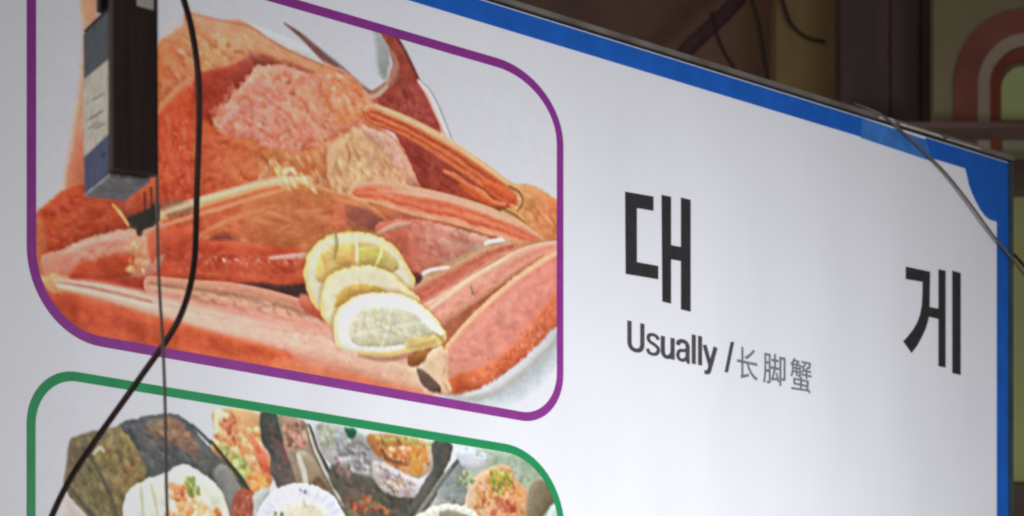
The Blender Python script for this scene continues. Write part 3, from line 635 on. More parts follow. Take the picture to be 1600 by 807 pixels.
    D([(394, 690), (416, 704), (424, 730), (410, 740)], 40, 4, [(206, 84, 50), (226, 120, 80), (238, 160, 130)], .8, 3, 1.0)
    D([(386, 740), (420, 742), (414, 766), (396, 766)], 40, 4, [(232, 150, 60), (226, 170, 80), (240, 180, 110)], .8, 1.6)
    D([(344, 656), (366, 650), (372, 684), (348, 690)], 30, 3.6, [(196, 96, 60), (226, 150, 110)], .8, 1.5)
    S([(330, 690), (352, 718), (376, 748), (390, 770)], [2, 3, 4, 3], [(46, 50, 30)], soft=3)
    F([(408, 646), (434, 648), (444, 676), (452, 706), (462, 744), (466, 760), (436, 764), (424, 740), (420, 712), (408, 690)], (72, 70, 64), (92, 78, 72), [(415, 670), (455, 750)], soft=3, tex=10, **A)
    D([(412, 660), (434, 656), (456, 740), (430, 750)], 70, 3, [(90, 88, 80), (58, 56, 52), (110, 70, 66)], .5, 3, 1.3)
    S([(436, 690), (442, 700), (446, 720)], [3, 4, 3], [(150, 66, 60)], soft=5, alpha=.6)
    F([(362, 790), (376, 764), (390, 766), (402, 780), (396, 830), (384, 900), (356, 900)], (150, 66, 40), (176, 84, 56), [(370, 780), (390, 820)], soft=3, tex=12, **A)
    D([(364, 790), (382, 768), (398, 786), (384, 850)], 50, 2.4, [(206, 150, 120), (120, 50, 34), (190, 90, 60)], .6, 2)
    F([(396, 776), (420, 764), (414, 800), (398, 830)], (196, 192, 186), soft=4)
    # middle shells
    F([(434, 650), (470, 656), (490, 676), (500, 706), (520, 750), (540, 800), (500, 800), (470, 764), (452, 720)], (150, 130, 104), (128, 108, 84), [(460, 690), (520, 780)], soft=3, tex=12, **A)
    F([(438, 652), (470, 656), (478, 690), (464, 706), (448, 700)], (176, 140, 118), soft=5, tex=16)
    D([(442, 656), (474, 660), (476, 700), (452, 704)], 60, 4, [(214, 150, 130), (160, 84, 62), (226, 186, 160), (110, 84, 60)], .75, 1.7)
    F([(462, 708), (480, 708), (500, 730), (512, 760), (496, 780), (478, 756)], (176, 160, 130), (130, 104, 80), [(468, 716), (500, 770)], soft=4, tex=10)
    S([(466, 712), (474, 736), (478, 760)], [4, 6, 5], [(206, 204, 184)], soft=3)
    S([(488, 760), (496, 750), (506, 758)], [3, 5, 3], [(110, 76, 48)], soft=5, alpha=.8)
    S([(482, 668), (492, 700), (508, 734), (526, 768), (544, 800), (556, 830)], [5, 7, 8, 8, 8, 8], [(52, 50, 42), (60, 58, 50), (190, 184, 160), (206, 200, 184), (60, 56, 48)], soft=2, tex=9)
    F([(494, 660), (540, 668), (580, 686), (600, 700), (590, 740), (560, 750), (530, 740), (510, 720), (496, 700)], (186, 180, 176), (166, 160, 156), [(500, 680), (590, 730)], soft=3, tex=12, **A)
    D([(496, 664), (520, 668), (524, 700), (504, 704)], 50, 3.4, [(176, 176, 140), (206, 206, 176), (130, 134, 110)], .7, 1.8)
    D([(520, 680), (580, 690), (590, 740), (540, 736)], 120, 3.4, [(214, 208, 214), (130, 122, 116), (236, 234, 240), (160, 152, 150), (100, 92, 86)], .65, 2.8, .3)
    F([(540, 668), (556, 672), (554, 684), (542, 682)], (30, 96, 62), soft=3)
    F([(518, 726), (560, 742), (600, 752), (640, 776), (690, 778), (670, 900), (560, 900), (536, 790), (516, 756)], (92, 82, 66), (82, 76, 66), [(520, 740), (660, 800)], soft=4, tex=12, **A)
    D([(520, 730), (600, 756), (660, 790), (620, 840), (560, 800)], 110, 4, [(110, 98, 76), (66, 58, 48), (96, 96, 66), (120, 90, 80)], .55, 2.5)
    D([(524, 716), (546, 722), (548, 744), (528, 740)], 30, 3.2, [(196, 160, 150), (120, 84, 76)], .7, 2)
    F([(574, 680), (620, 680), (664, 690), (690, 692), (684, 716), (668, 742), (640, 748), (610, 726), (582, 706)], (196, 130, 76), (196, 170, 140), [(590, 700), (680, 720)], soft=4, tex=14, **A)
    F([(608, 700), (640, 700), (646, 716), (626, 726), (606, 718)], (236, 196, 156), soft=5, tex=6)
    D([(578, 684), (660, 690), (672, 730), (650, 742), (606, 726)], 130, 4, [(222, 130, 60), (196, 100, 40), (232, 180, 110), (214, 150, 80), (150, 80, 36)], .65, 2)
    D([(640, 696), (664, 700), (660, 742), (644, 740)], 40, 4, [(226, 140, 40), (214, 160, 70)], .75, 1.8)
    S([(596, 704), (606, 718), (626, 724)], [3, 4, 3], [(110, 56, 28)], soft=4, alpha=.8)
    D([(580, 680), (660, 686), (676, 696), (600, 690)], 40, 2.6, [(196, 206, 90), (226, 210, 120), (150, 190, 90)], .7, 2)
    F([(584, 720), (610, 730), (640, 744), (662, 756), (662, 774), (640, 778), (610, 774), (590, 760), (582, 740)], (190, 176, 166), (206, 196, 200), [(590, 730), (650, 770)], soft=3, tex=12, **A)
    D([(588, 728), (650, 752), (656, 774), (600, 768)], 100, 3.2, [(232, 226, 232), (110, 96, 90), (200, 170, 140), (150, 140, 140), (240, 236, 240), (190, 140, 96)], .7, 2.6, .4)
    F([(676, 690), (706, 694), (704, 716), (690, 746), (672, 776), (650, 806), (636, 800), (658, 760), (676, 730)], (80, 76, 68), (92, 86, 76), [(690, 700), (660, 790)], soft=2.5, tex=10, **A)
    F([(700, 740), (722, 716), (736, 716), (738, 750), (726, 790), (690, 800), (650, 830), (680, 776)], (140, 142, 134), (158, 158, 150), [(720, 730), (700, 800)], soft=3, tex=12, **A)
    D([(700, 744), (734, 720), (736, 780), (690, 794)], 80, 3, [(160, 164, 156), (108, 112, 104), (190, 190, 190)], .55, 2)
    S([(648, 812), (672, 778), (692, 748), (712, 724), (728, 702)], [5, 5, 5, 4, 2], [(160, 156, 140), (96, 92, 84)], soft=2, tex=9)
    S([(706, 730), (720, 716), (730, 704)], [2, 4, 1], [(92, 88, 86)], soft=3)
    D([(538, 780), (580, 776), (610, 800), (590, 850), (540, 850)], 90, 3.6, [(196, 84, 40), (130, 60, 40), (226, 130, 70), (130, 124, 60), (176, 110, 90)], .75, 2)
    # right scallop, topping, pale green plate corner
    F([(734, 706), (780, 704), (830, 710), (872, 740), (900, 800), (900, 900), (740, 900), (730, 760)], (186, 192, 170), (176, 190, 160), [(750, 720), (860, 770)], soft=5, tex=9, **A)
    F([(832, 712), (860, 730), (882, 762), (886, 780), (866, 774), (846, 744)], (160, 206, 160), soft=8, tex=6)
    F([(712, 704), (740, 704), (766, 716), (748, 734), (722, 728)], (222, 220, 224), soft=5, tex=5)
    D([(740, 706), (830, 716), (870, 760), (820, 760)], 60, 3, [(206, 210, 190), (150, 160, 130), (180, 160, 140), (120, 150, 110)], .5, 2)
    F([(728, 812), (728, 776), (736, 752), (752, 738), (776, 726), (796, 730), (806, 750), (820, 764), (826, 790), (820, 900), (730, 900)], (226, 190, 156), (222, 160, 110), [(740, 750), (800, 790)], soft=3, tex=12, lab=3)
    tp = [(734, 800), (736, 768), (752, 752), (764, 734), (786, 730), (800, 752), (818, 776), (820, 860), (736, 860)]
    D(tp, 200, 4, [(222, 140, 70), (236, 180, 112), (190, 96, 50), (240, 206, 150), (206, 120, 60), (170, 84, 50)], .8, 2)
    D([(766, 734), (796, 736), (800, 764), (780, 776), (766, 760)], 80, 3.2, [(186, 180, 60), (130, 134, 50), (226, 206, 110), (110, 120, 50)], .85, 1.8)
    D([(776, 778), (800, 780), (804, 800), (778, 800)], 26, 4, [(170, 70, 50), (196, 96, 66)], .8, 1.7)
    D([(716, 738), (736, 736), (738, 756), (720, 756)], 14, 3.4, [(110, 116, 50), (206, 206, 140)], .8, 1.6)
    F([(824, 770), (846, 750), (862, 764), (876, 776), (862, 790), (846, 812), (824, 860)], (150, 130, 104), (112, 96, 72), [(826, 770), (860, 780)], soft=5, tex=10, **A)
    F([(858, 800), (872, 782), (880, 790), (880, 850), (846, 850)], (206, 214, 208), soft=4)
    # pale dishes at the bottom
    for cx_, cy_, rx, ry, inner in ((469, 826, 72, 70, (228, 222, 200)), (700, 836, 62, 48, (206, 196, 160))):
        ring = lambda k: [(cx_ + rx * k * math.cos(t * math.pi / 8), cy_ + ry * k * math.sin(t * math.pi / 8)) for t in range(16)]
        F(ring(1), (232, 234, 238) if cx_ < 500 else (230, 226, 200), soft=2.5, tex=5, lab=4 if cx_ < 500 else 5)
        for t in range(-14, 0):
            a = t * math.pi / 14
            S([(cx_ + rx * .74 * math.cos(a), cy_ + ry * .74 * math.sin(a)), (cx_ + rx * .93 * math.cos(a), cy_ + ry * .93 * math.sin(a))], [1.4, 2.2], [(206, 208, 222)], soft=3, alpha=.6)
        F(ring(.66), inner, soft=5, tex=9)
        D(ring(.62), 60, 4, [tuple(x * .9 for x in inner), (226, 206, 150), (196, 186, 160)], .5, 2)
    F([(686, 800), (706, 798), (730, 806), (720, 814), (690, 812)], (128, 116, 92), soft=4, alpha=.8)
    D([(468, 762), (478, 762), (478, 770), (468, 770)], 3, 3, [(110, 110, 130)], .8, 1.3)
    D([(422, 800), (440, 800), (440, 815), (422, 815)], 6, 3, [(90, 96, 70)], .8, 1.5)
    # picture carries on below
    D([(100, 850), (870, 900), (870, 960), (100, 960)], 200, 12, [(120, 104, 76), (222, 214, 196), (196, 120, 66), (84, 80, 74), (150, 150, 90), (214, 150, 90)], .85, 2)
    return c
CRAB = paint_crab(); SHELL = paint_shell()


# ------------------------------------------------------------------ the sign board
sign = thing("menu_sign", Bp(1.1, 1.4, 0), "large white menu sign with blue border and printed seafood pictures", "sign")
vinyl = mat("white_vinyl", (.83, .84, .87), .5, .2, noise=.03, nscale=7, bump=.09, bscale=4, detail=9, stretch=(1, 1, .35))
UL, UR, ZB, ZT = -.75, 2.243, 1.45, 3.162
board_poly("face_panel", [(UL, ZB), (UR, ZB), (UR, ZT), (UL, ZT)], -.012, 0, vinyl, sign)
blue = mat("blue_ink", (.012, .115, .50), .45, .25, noise=.10, nscale=25)
blue2 = mat("faded_blue_tape", (.045, .185, .54), .4, .3, noise=.18, nscale=30)
ZI = 3.1245; UI = 2.207
cor = [uz(1508, 261.5), uz(1511, 276), uz(1514, 290), uz(1519, 303), uz(1524, 314), uz(1531, 327), uz(1539, 338), uz(1547, 344), (UI, uz(1556, 347)[1])]
A0 = uz(1345, 200)[0]; A1 = uz(1452, 230)[0]
board_poly("border_strip", [(UL, ZI), (A0, ZI), (A0, ZT - .002), (UL, ZT - .002)], 0, .0012, blue, sign)
board_poly("tape_patch", [(A0, ZI - .002), (A1 + .006, ZI - .006), (A1 - .012, ZT - .006), (A0, ZT - .002)], .0003, .0018, blue2, sign)
board_poly("border_strip", [(A1 - .012, ZI), (cor[0][0], ZI)] + cor[1:] + [(UI, ZB), (UR - .001, ZB), (UR - .001, ZT - .002), (A1 - .012, ZT - .002)], 0, .0012, blue, sign)
trim = mat("trim_metal", (.20, .175, .15), .5, .4, noise=.3, nscale=14, metal=.3)
gap = mat("dark_gap", (.012, .012, .018), .7, .2)
board_poly("top_rail", [(UL, ZT + .004), (UR + .012, ZT + .004), (UR + .012, ZT + .0125), (UL, ZT + .0125)], -.03, .006, trim, sign)
board_poly("rail_joint", [(UL, ZT), (UR + .003, ZT), (UR + .003, ZT + .003), (UL, ZT + .003)], -.03, .002, gap, sign)
trim2 = mat("side_metal", (.05, .075, .075), .5, .4, noise=.2, nscale=14, metal=.2)
board_poly("side_rail", [(UR + .0005, ZB), (UR + .011, ZB), (UR + .011, ZT + .0035), (UR + .0035, ZT - .0005), (UR + .0005, ZT - .0005)], -.03, .005, trim2, sign)
worn_hi = mat("worn_highlight_paint", (.55, .50, .44), .7, .2, noise=.3, nscale=60)
for a, b, c in ((1368, 1396, .006), (1400, 1470, .0035), (1474, 1530, .0022)):  # pale worn patch, then thin strips that paint a highlight onto the rail
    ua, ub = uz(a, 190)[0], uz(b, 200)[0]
    board_poly("worn_highlight", [(ua, ZT + .0045), (ub, ZT + .0052), (ub - .01, ZT + .005 + c), (ua + .006, ZT + .0046 + c * .9)], .0062, .0072, worn_hi, sign)
purple = mat("purple_ink", ink((134, 50, 134), 500, 597), .45, .25, noise=.08, nscale=30)
green = mat("green_ink", ink((22, 138, 80), 500, 655), .45, .25, noise=.08, nscale=30)
ribbon("picture_border", PIC1, .0148, 0, .0011, purple, sign)["label"] = "purple rounded outline round the crab picture"
ribbon("picture_border", PIC2, .0138, 0, .0011, green, sign)["label"] = "green rounded outline round the shellfish picture"

black = mat("black_ink", (.034, .030, .032), .5, .2, noise=.15, nscale=40)
grey = mat("grey_ink", (.19, .195, .205), .5, .2, noise=.1, nscale=40)
dk = mat("dark_grey_ink", (.075, .072, .078), .5, .2, noise=.1, nscale=40)
def glyph(parts, label):
    V, Fc = [], []
    for pl in parts:
        q = [uz(*p) for p in pl]; n = len(q); b = len(V)
        V += [Bp(*p, .0012) for p in q] + [Bp(*p, 0.0002) for p in q]
        Fc += [tuple(range(b, b + n)), tuple(range(b + 2 * n - 1, b + n - 1, -1))]
        Fc += [(b + i, b + n + i, b + n + (i + 1) % n, b + (i + 1) % n) for i in range(n)]
    o = mesh_obj("letter", V, Fc, black, sign); o["label"] = label
    bm = bmesh.new(); bm.from_mesh(o.data); bmesh.ops.recalc_face_normals(bm, faces=bm.faces); bm.to_mesh(o.data); bm.free()
glyph([[(976.5, 300), (1020.5, 307.6), (1020.5, 330), (994.6, 325.6), (994.6, 410), (1028, 416), (1028, 437), (977.4, 428.5)],
       [(1033.4, 305), (1048, 308), (1048, 383.4), (1063.7, 386.5), (1063.7, 309), (1078.6, 313), (1078.6, 487.6), (1063.7, 484),
        (1063.7, 408.6), (1048, 405.7), (1048, 475), (1034.7, 471.7)]], "large black first Korean letter")
glyph([[(1415, 417), (1452.8, 425), (1452.4, 450), (1452, 480), (1466, 482.8), (1466, 421), (1477, 423.7), (1477, 574.9), (1466, 572.5),
        (1466, 499), (1451, 495.5), (1449.5, 502), (1446, 514), (1440, 527), (1433, 540), (1424, 552), (1411, 534), (1419, 525), (1426, 516), (1432, 506), (1437, 493), (1440, 478), (1441, 460), (1441.3, 441), (1415, 436.5)],
       [(1487.6, 423.2), (1500.6, 427), (1500.6, 586.5), (1487.6, 583.4)]], "large black second Korean letter")

def text_mesh(s, bounds, m, label=None, split=False, weight=0.0):
    """lettering from the built-in font, fitted to bounds (u0, u1, z0, z1) on the board"""
    cu = bpy.data.curves.new("lettering", 'FONT'); cu.body = s; cu.resolution_u = 6; cu.offset = weight
    to = bpy.data.objects.new("lettering", cu); C.collection.objects.link(to)
    bpy.context.view_layer.update()
    me = bpy.data.meshes.new_from_object(to.evaluated_get(bpy.context.evaluated_depsgraph_get()))
    bpy.data.objects.remove(to)
    co = np.array([v.co for v in me.vertices]); lo, hi = co.min(0), co.max(0)
    u0, u1, z0, z1 = bounds
    bm = bmesh.new(); bm.from_mesh(me)
    bmesh.ops.remove_doubles(bm, verts=bm.verts, dist=1e-5)
    isl, seen = [], set()
    for v in bm.verts:
        if v in seen: continue
        st, cur = [v], []
        seen.add(v)
        while st:
            w = st.pop(); cur.append(w)
            for e in w.link_edges:
                ov = e.other_vert(w)
                if ov not in seen: seen.add(ov); st.append(ov)
        isl.append(set(cur))
    if not split: isl = [set(bm.verts)]
    for g in isl:
        vs = list(g); ix = {v: i for i, v in enumerate(vs)}
        V = []
        for v in vs:
            u = u0 + (v.co.x - lo[0]) / (hi[0] - lo[0]) * (u1 - u0); z = z0 + (v.co.y - lo[1]) / (hi[1] - lo[1]) * (z1 - z0)
            V.append(Bp(u, z, .0010))
        Fc = [tuple(ix[v] for v in f.verts) for f in bm.faces if f.verts[0] in g]
        o = mesh_obj("letter", V, Fc, m, sign)
        if label: o["label"] = label
    bm.free(); bpy.data.meshes.remove(me)
zb = uz(992, 550.5)[1]; zc = uz(980, 501)[1]
zd = uz(1111, 585)[1]
def stroke_letter(strokes, ox, width, m, h=.0012):
    """one grotesque letter from centre lines; x and y in cap heights, flat ends"""
    V, Fc = [], []
    cap = zc - zb
    for k, (pts, th) in enumerate(strokes):
        q = catmull(pts, 6) if len(pts) > 2 else np.array(pts, float)
        L_, R_ = [], []
        for i in range(len(q)):
            t = q[min(i + 1, len(q) - 1)] - q[max(i - 1, 0)]; t = t / np.hypot(*t); n_ = np.array([-t[1], t[0]]) * th / 2
            L_.append(q[i] + n_); R_.append(q[i] - n_)
        b0 = len(V); hh = h + .00012 * k
        for p in L_ + R_:
            V.append(Bp(UW0 + (ox + p[0]) * width, zb + p[1] * cap, hh))
        n_ = len(q)
        Fc += [(b0 + i, b0 + i + 1, b0 + n_ + i + 1, b0 + n_ + i) for i in range(n_ - 1)]
    return mesh_obj("letter", V, Fc, m, sign)
UW0 = uz(980, 520)[0]; UW1 = uz(1119.5, 560)[0]
TH, TV = .138, .112
bowl = [(.40, .43), (.385, .50), (.32, .545), (.23, .55), (.14, .525), (.085, .44)]
adv = [
 ([([(.09, 1), (.09, .40), (.10, .22), (.17, .10), (.31, .055), (.45, .10), (.52, .22), (.53, .40), (.53, 1)], TH)], .66),
 ([([(.41, .56), (.37, .66), (.24, .70), (.11, .66), (.075, .55), (.13, .45), (.27, .385), (.40, .30), (.42, .19), (.36, .09), (.24, .045), (.10, .08), (.05, .20)], TV)], .49),
 ([([(.09, .73), (.09, .28), (.105, .14), (.18, .06), (.28, .06), (.38, .13), (.43, .26)], TH), ([(.43, .73), (.43, .0)], TH)], .55),
 ([([(.07, .53), (.10, .64), (.23, .70), (.36, .66), (.41, .55), (.41, .40), (.41, .14), (.43, .04), (.48, .02)], TH), ([(.41, .43), (.29, .39), (.13, .35), (.065, .21), (.10, .09), (.21, .045), (.33, .10), (.41, .22)], TV)], .54),
 ([([(.09, 1), (.09, 0)], TH)], .225),
 ([([(.09, 1), (.09, 0)], TH)], .20),
 ([([(.05, .73), (.255, .06)], TH), ([(.45, .73), (.27, .08), (.22, -.10), (.16, -.19), (.05, -.185)], TH)], .50)]
tot = sum(a for _, a in adv); ox = -.02
wd = (UW1 - UW0) / (tot - .03)
for st, a_ in adv:
    stroke_letter(st, ox, wd, dk); ox += a_
o = board_px("letter", [(1141.5, 534.5), (1146.5, 535), (1137, 582.5), (1132, 582)], .0002, .0012, dk, sign); o["label"] = "slash between the English and Chinese words"
for ch, a, b, t_, bt in (("长", 1151.5, 1183.5, 544, 594), ("脚", 1192, 1227, 553, 602), ("蟹", 1234.5, 1267.5, 562, 613)):
    text_mesh(ch, (uz(a, 0)[0], uz(b, 0)[0], uz((a + b) / 2, bt)[1], uz((a + b) / 2, t_)[1]), grey, None, False, .004)

if PAINT:
    pm = print_mat()
    CRAB.build(PIC1, .0005, pm, sign, {0: ("printed_picture", "printed picture of cooked snow crab with lemon", None),
        1: ("printed_crab", None, 0), 2: ("printed_lemon_slice", "printed lemon slice farthest behind", 0), 3: ("printed_lemon_slice", "printed lemon slice in the middle", 0), 4: ("printed_lemon_slice", "printed pale lemon slice in front", 0)})
    SHELL.build(PIC2, .0005, pm, sign, {0: ("printed_picture", "printed picture of dressed shellfish", None), 1: ("printed_shellfish", None, 0), 2: ("printed_scallop", "printed white scallop at the left", 0), 3: ("printed_scallop", "printed orange topped scallop at the right", 0), 4: ("printed_dish", None, 0), 5: ("printed_dish", None, 0)})

# ------------------------------------------------------------------ hanging box sign in front
FD = Vector((.896, .444, 0)); SD = Vector((-.439, .898, 0))
O3 = P(174, 271, 3.0)
zt = 2.617
wood = mat("brown_board", (.056, .036, .034), .6, .25, noise=.22, nscale=5, stretch=(30, 30, 1.5), bump=.2, bscale=40)
navy = mat("navy_print", (.075, .09, .17), .6, .2, noise=.18, nscale=60)
slate = mat("slate_print", (.075, .09, .105), .6, .2, noise=.18, nscale=60)
under = mat("grey_underside", (.30, .29, .33), .7, .2, noise=.3, nscale=55, bump=.4, bscale=80)
pale = mat("weathered_print", (.58, .55, .50), .7, .2, noise=.22, nscale=90, col2=(.40, .39, .34))
wht = mat("white_paper", (.78, .77, .76), .7, .2, noise=.04, nscale=30)
blk = mat("black_plastic", (.015, .014, .015), .5, .3)
bx = thing("box_sign", tuple(O3), "small hanging box sign with dark brown front and faded navy and white side", "box sign")
def BB(a, s, z): return O3 + FD * a + SD * s + Vector((0, 0, z - O3.z))
def brick(name, a0, a1, s0, s1, z0, z1, m, bev=.0008, lean=0.0):
    fr = [BB(a0, s0, z0), BB(a1, s0, z0), BB(a1, s0, z1), BB(a0, s0, z1)]
    bk = [BB(a0, s1, z0), BB(a1, s1, z0), BB(a1, s1 + lean, z1), BB(a0, s1 + lean, z1)]
    return prism(name, fr, bk, m, bx, bev)
zb0 = O3.z
brick("front_board", 0, .0492, -.004, .012, zb0 + .004, 3.35, wood, .0012)
brick("edge_strip", .0493, .0512, -.003, .011, zb0 + .004, 3.35, blk, .0004)
brick("side_panel", .002, .046, .0125, .098, zb0 + .003, zt, slate, .0006, .008)
def sidequad(name, zn0, zf0, zn1, zf1, m, l0=.0985, l1=.0985, h=.0012):
    a = [BB(.002 - h, .013, zn0), BB(.002 - h, l0, zf0), BB(.002 - h, l1, zf1), BB(.002 - h, .013, zn1)]
    b = [BB(.0018, .013, zn0), BB(.0018, l0, zf0), BB(.0018, l1, zf1), BB(.0018, .013, zn1)]
    return prism(name, a, b, m, bx)
sidequad("navy_band", zb0 + .004, zb0 + .003, 2.483, 2.480, navy, .0975, .100)
sidequad("white_band", 2.4835, 2.4805, 2.563, 2.566, pale, .100, .103)
brick("bottom_panel", .001, .047, .010, .097, zb0 - .001, zb0 + .0025, under, .0006)
for k, (a, b, c, d) in enumerate(((.03, .08, 2.512, .0016), (.025, .06, 2.497, .0014), (.03, .07, 2.530, .0012), (.04, .085, 2.503, .0012))):
    q = [(a, c), (b, c + .004), (b, c + .004 + d), (a, c + d)]
    prism("print_line", [BB(.0004, s_, z_) for s_, z_ in q], [BB(.0007, s_, z_) for s_, z_ in q], slate, bx)
bolt = prism("screw", [BB(.0003 , .030 + .0035 * math.cos(t * math.pi / 4), 2.4655 + .0035 * math.sin(t * math.pi / 4)) for t in range(8)],
             [BB(.001, .030 + .0035 * math.cos(t * math.pi / 4), 2.4655 + .0035 * math.sin(t * math.pi / 4)) for t in range(8)], blk, bx)
lb = [(.0275, 2.6195), (.0455, 2.6175), (.0455, 2.70), (.0275, 2.70)]
prism("paper_label", [BB(a, -.0052, z) for a, z in lb], [BB(a, -.0041, z) for a, z in lb], wht, bx)
brick("rear_board", -.006, .02, .020, .034, zt + .001, 3.35, blk, .001)
brick("top_cap", .001, .047, .0125, .100, zt + .0004, zt + .0032, blk, .0005)

hk = [(201, 343), (212, 336), (226, 331), (241, 319), (242, 344), (233, 352), (222, 356), (219, 366), (215, 366), (213, 356), (204, 352)]
prism("hook_plate", [P(x, y, 3.06) for x, y in hk], [P(x, y, 3.06) + Vector((0, .012, 0)) for x, y in hk], mat("dark_metal", (.05, .045, .042), .6, .3, noise=.3, nscale=50), bx, .001)
for q in ([(226, 300), (227, 334)], [(236, 292), (237, 324)]):
    tube("hook_rod", [P(x, y, 3.062) for x, y in q], .0011, blk, bx, 6, 2)
# ------------------------------------------------------------------ cables
rubber = mat("black_rubber", (.035, .018, .017), .6, .2, noise=.2, nscale=40)
wirem = mat("brown_wire", (.13, .095, .085), .5, .3, noise=.2, nscale=40)
D1 = 3.35
cp = [(262, -420), (262, -250), (268, -110), (281, -20), (287, 0), (297, 35), (306, 85), (311, 140), (311, 200), (309, 260), (307, 320), (306, 370), (303, 415), (294, 460), (279, 500), (257, 537),
      (230, 575), (198, 620), (168, 662), (138, 705), (110, 748), (84, 800), (62, 860), (46, 940), (40, 1040)]
o = tube("cable", [P(x, y, D1 + .03 * math.sin(i * .8)) for i, (x, y) in enumerate(cp)], 5.1 / FPX * D1, rubber, n=5)
tag(o, "thick black cable hanging and bending left across the crab picture", "cable")
D2 = 3.25
cp = [(240, -420), (243, -200), (243.5, 0), (244, 120), (245, 260), (246.5, 380), (249, 450), (254, 530), (257, 600), (259, 680), (260, 760), (262, 830), (264, 1000)]
o = tube("wire", [P(x, y, D2) for x, y in cp], 2.7 / FPX * D2, wirem, n=5)
tag(o, "thin dark wire hanging nearly straight beside the brown box sign", "wire")
def on_board(px, py, h):
    u, z = uz(px, py); return Vector(Bp(u, z, h))
cp = [(1340, 160, -.01), (1362, 178, .012), (1384, 194, .014), (1412, 217, .012), (1440, 243, .012), (1470, 275, .014), (1500, 314, .016), (1528, 352, .016), (1555, 386, .014), (1578, 410, .010), (1604, 433, .0), (1640, 462, 0), (1720, 510, 0)]
o = tube("wire", [on_board(*p) for p in cp], 2.0 / FPX * 5.4, wirem, n=6)
tag(o, "thin dark wire sagging diagonally over the blue corner of the menu sign", "wire")
cp = [(1577, 392), (1586, 400), (1597, 412), (1612, 428), (1660, 470), (1720, 500)]
o = tube("wire", [P(x, y, 5.75) for x, y in cp], 2.6 / FPX * 5.75, rubber, n=6)
tag(o, "short black wire poking out right of the menu sign edge", "wire")

# ------------------------------------------------------------------ dark stall behind
def slab(name, x0, x1, y0, y1, Y, th, m, parent=None, bev=.0):
    fr = [P(x0, y1, Y), P(x1, y1, Y), P(x1, y0, Y), P(x0, y0, Y)]
    bk = [v + Vector((0, th, 0)) for v in fr]
    return prism(name, fr, bk, m, parent, bev)
wallm = mat("brown_wall", (.47, .27, .185), .9, .1, nscale=3.5, col2=(.22, .14, .125), detail=8, bump=.3, bscale=8)
o = slab("back_wall", 300, 2100, -500, 1500, 8.8, .1, wallm); tag(o, "dark brown back wall behind the top of the menu sign", "wall")
tanm = mat("tan_board", (.64, .42, .19), .85, .15, nscale=4.5, col2=(.36, .25, .13), detail=8, stretch=(1, 1, .5))
o = slab("pillar", 1213, 1312, -500, 1100, 8.35, .2, tanm, None, .006); tag(o, "tan wooden pillar behind the sign, left of the darkest pillar", "pillar")
darkm = mat("dark_board", (.235, .15, .145), .85, .15, nscale=4, col2=(.13, .10, .085), detail=8, stretch=(2, 1, .4))
t = thing("pillar", tuple(P(1385, 1100, 8.0)), "very dark brown panelled pillar between the tan pillar and the red arch", "pillar")
for x0, x1 in ((1314, 1390), (1391.2, 1437), (1438, 1458)):
    slab("plank", x0, x1, -500, 1100, 8.0 + .02 * ((x0 * 7) % 3), .15, darkm, t, .004)
# crooked bracket and sagging wires in front of the brown wall
brk = mat("dark_red_bracket", (.15, .075, .085), .8, .2, noise=.3, nscale=6)
o = tube("bracket", [P(1052, 118, 8.5), P(1068, 85, 8.5), P(1100, 52, 8.5), P(1140, 14, 8.5), P(1172, -30, 8.5), P(1215, -120, 8.5)], .024, brk, n=6)
tag(o, "dark reddish crooked bracket slanting up on the brown wall", "bracket")
for pts, lab in (([(1112, 20), (1120, 55), (1133, 85), (1150, 112), (1165, 140)], "thin dark wire curving down the brown wall beside the bracket"),
                 ([(1166, -40), (1176, 5), (1186, 40), (1192, 80), (1200, 130), (1204, 180)], "second thin dark wire hanging on the brown wall near the tan pillar"),
                 ([(1218, -20), (1226, 12), (1238, 40), (1262, 60), (1290, 66)], "thin dark wire looping across the tan pillar")):
    o = tube("wire", [P(x, y, 8.3) for x, y in pts], .006, mat("brown_cord", (.085, .06, .05), .8, .2), n=6); tag(o, lab, "wire")
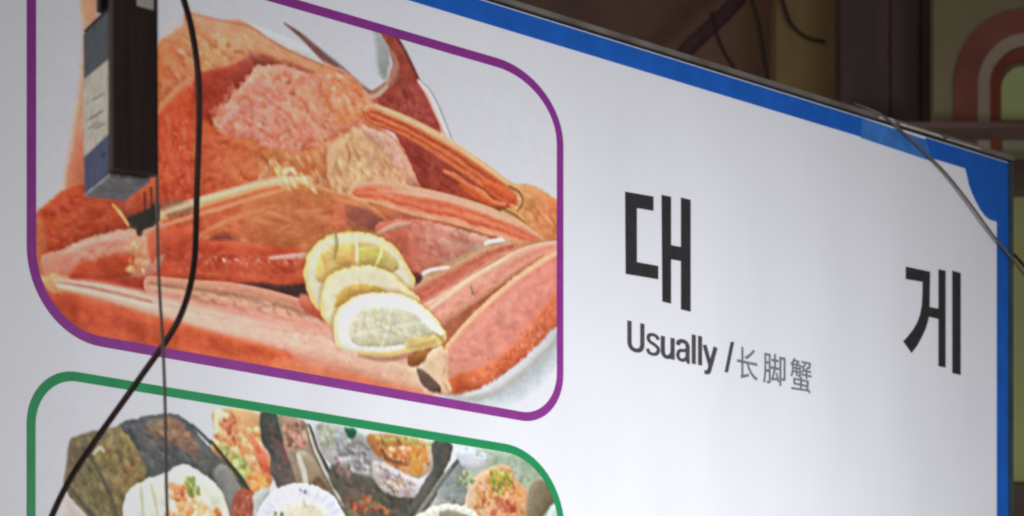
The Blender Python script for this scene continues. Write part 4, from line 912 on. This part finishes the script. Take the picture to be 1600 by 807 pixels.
# neighbour's sign with red rounded outlines
ns = thing("shop_sign", tuple(P(1650, 230, 7.7)), "blurred shop sign with dark red rounded outlines around a green panel", "shop sign")
beige = mat("beige_panel", (.50, .42, .25), .8, .2, nscale=4.5, col2=(.34, .30, .17), detail=8)
slab("sign_board", 1459, 2000, -200, 240, 7.7, .06, beige, ns, .003)
redm = mat("dark_red_paint", (.44, .15, .12), .6, .2, noise=.25, nscale=5)
red2 = mat("deep_red_paint", (.38, .10, .055), .6, .2, noise=.25, nscale=5)
grn = mat("green_panel", (.72, .82, .36), .7, .2, noise=.08, nscale=3)
lgt = mat("pale_band", (.62, .50, .38), .7, .2, noise=.12, nscale=4)
def arch(name, xo, yo, ro, th, Y, m, x2=1930, yb=238, inner=True):
    out, inn = [], []
    out.append((xo, yb)); inn.append((xo + th, yb))
    for k in range(15):
        a = math.radians(180 - 90 * k / 14)
        out.append((xo + ro + ro * math.cos(a), yo + ro * 1.05 - ro * 1.05 * math.sin(a)))
        ri = ro - th * .8
        inn.append((xo + th + ri + ri * math.cos(a), yo + th + ri * 1.0 - ri * 1.0 * math.sin(a)))
    out.append((x2, yo)); inn.append((x2, yo + th))
    pts = out + inn[::-1] if inner else out + [(x2, yb)]
    fr = [P(x, y, Y) for x, y in pts]; bk = [v + Vector((0, .012, 0)) for v in fr]
    return prism(name, fr, bk, m, ns)
arch("red_outline", 1491, 14, 112, 37, 7.685, redm)
arch("pale_band", 1528, 52, 78, 19, 7.684, lgt)
arch("red_outline", 1547, 78, 50, 17, 7.683, red2)
arch("green_panel", 1564.5, 104, 34, 10, 7.684, grn, yb=187, inner=False)
slab("lower_panel", 1566, 1930, 204, 234, 7.685, .012, mat("dull_green", (.50, .50, .36), .8, .2, noise=.15, nscale=5), ns)
# beam, dark gap and green door panel lower down
beam = mat("purple_brown_beam", (.27, .17, .155), .8, .2, noise=.25, nscale=5)
o = slab("beam", 1400, 2000, 190, 200, 7.5, .12, beam, None, .004); tag(o, "horizontal brown beam crossing below the red outlined shop sign", "beam")
o = slab("shelf_board", 1500, 2000, 236, 301, 7.9, .2, mat("dark_shelf", (.24, .165, .125), .85, .2, noise=.3, nscale=5), None, .004)
tag(o, "dark brown board right of the blue corner, above the olive panel", "board")
o = slab("wall_panel", 1480, 2000, 303, 753, 7.95, .1, mat("olive_panel", (.86, .92, .38), .8, .2, noise=.1, nscale=3, col2=(.72, .76, .33)), None, .003)
tag(o, "plain olive green panel beyond the right edge of the menu sign", "panel")
o = slab("base_board", 1480, 2000, 756, 1100, 7.93, .12, mat("dark_base", (.24, .19, .15), .85, .2, noise=.2, nscale=5), None, .003)
tag(o, "dark brown board below the olive panel at the lower right", "board")
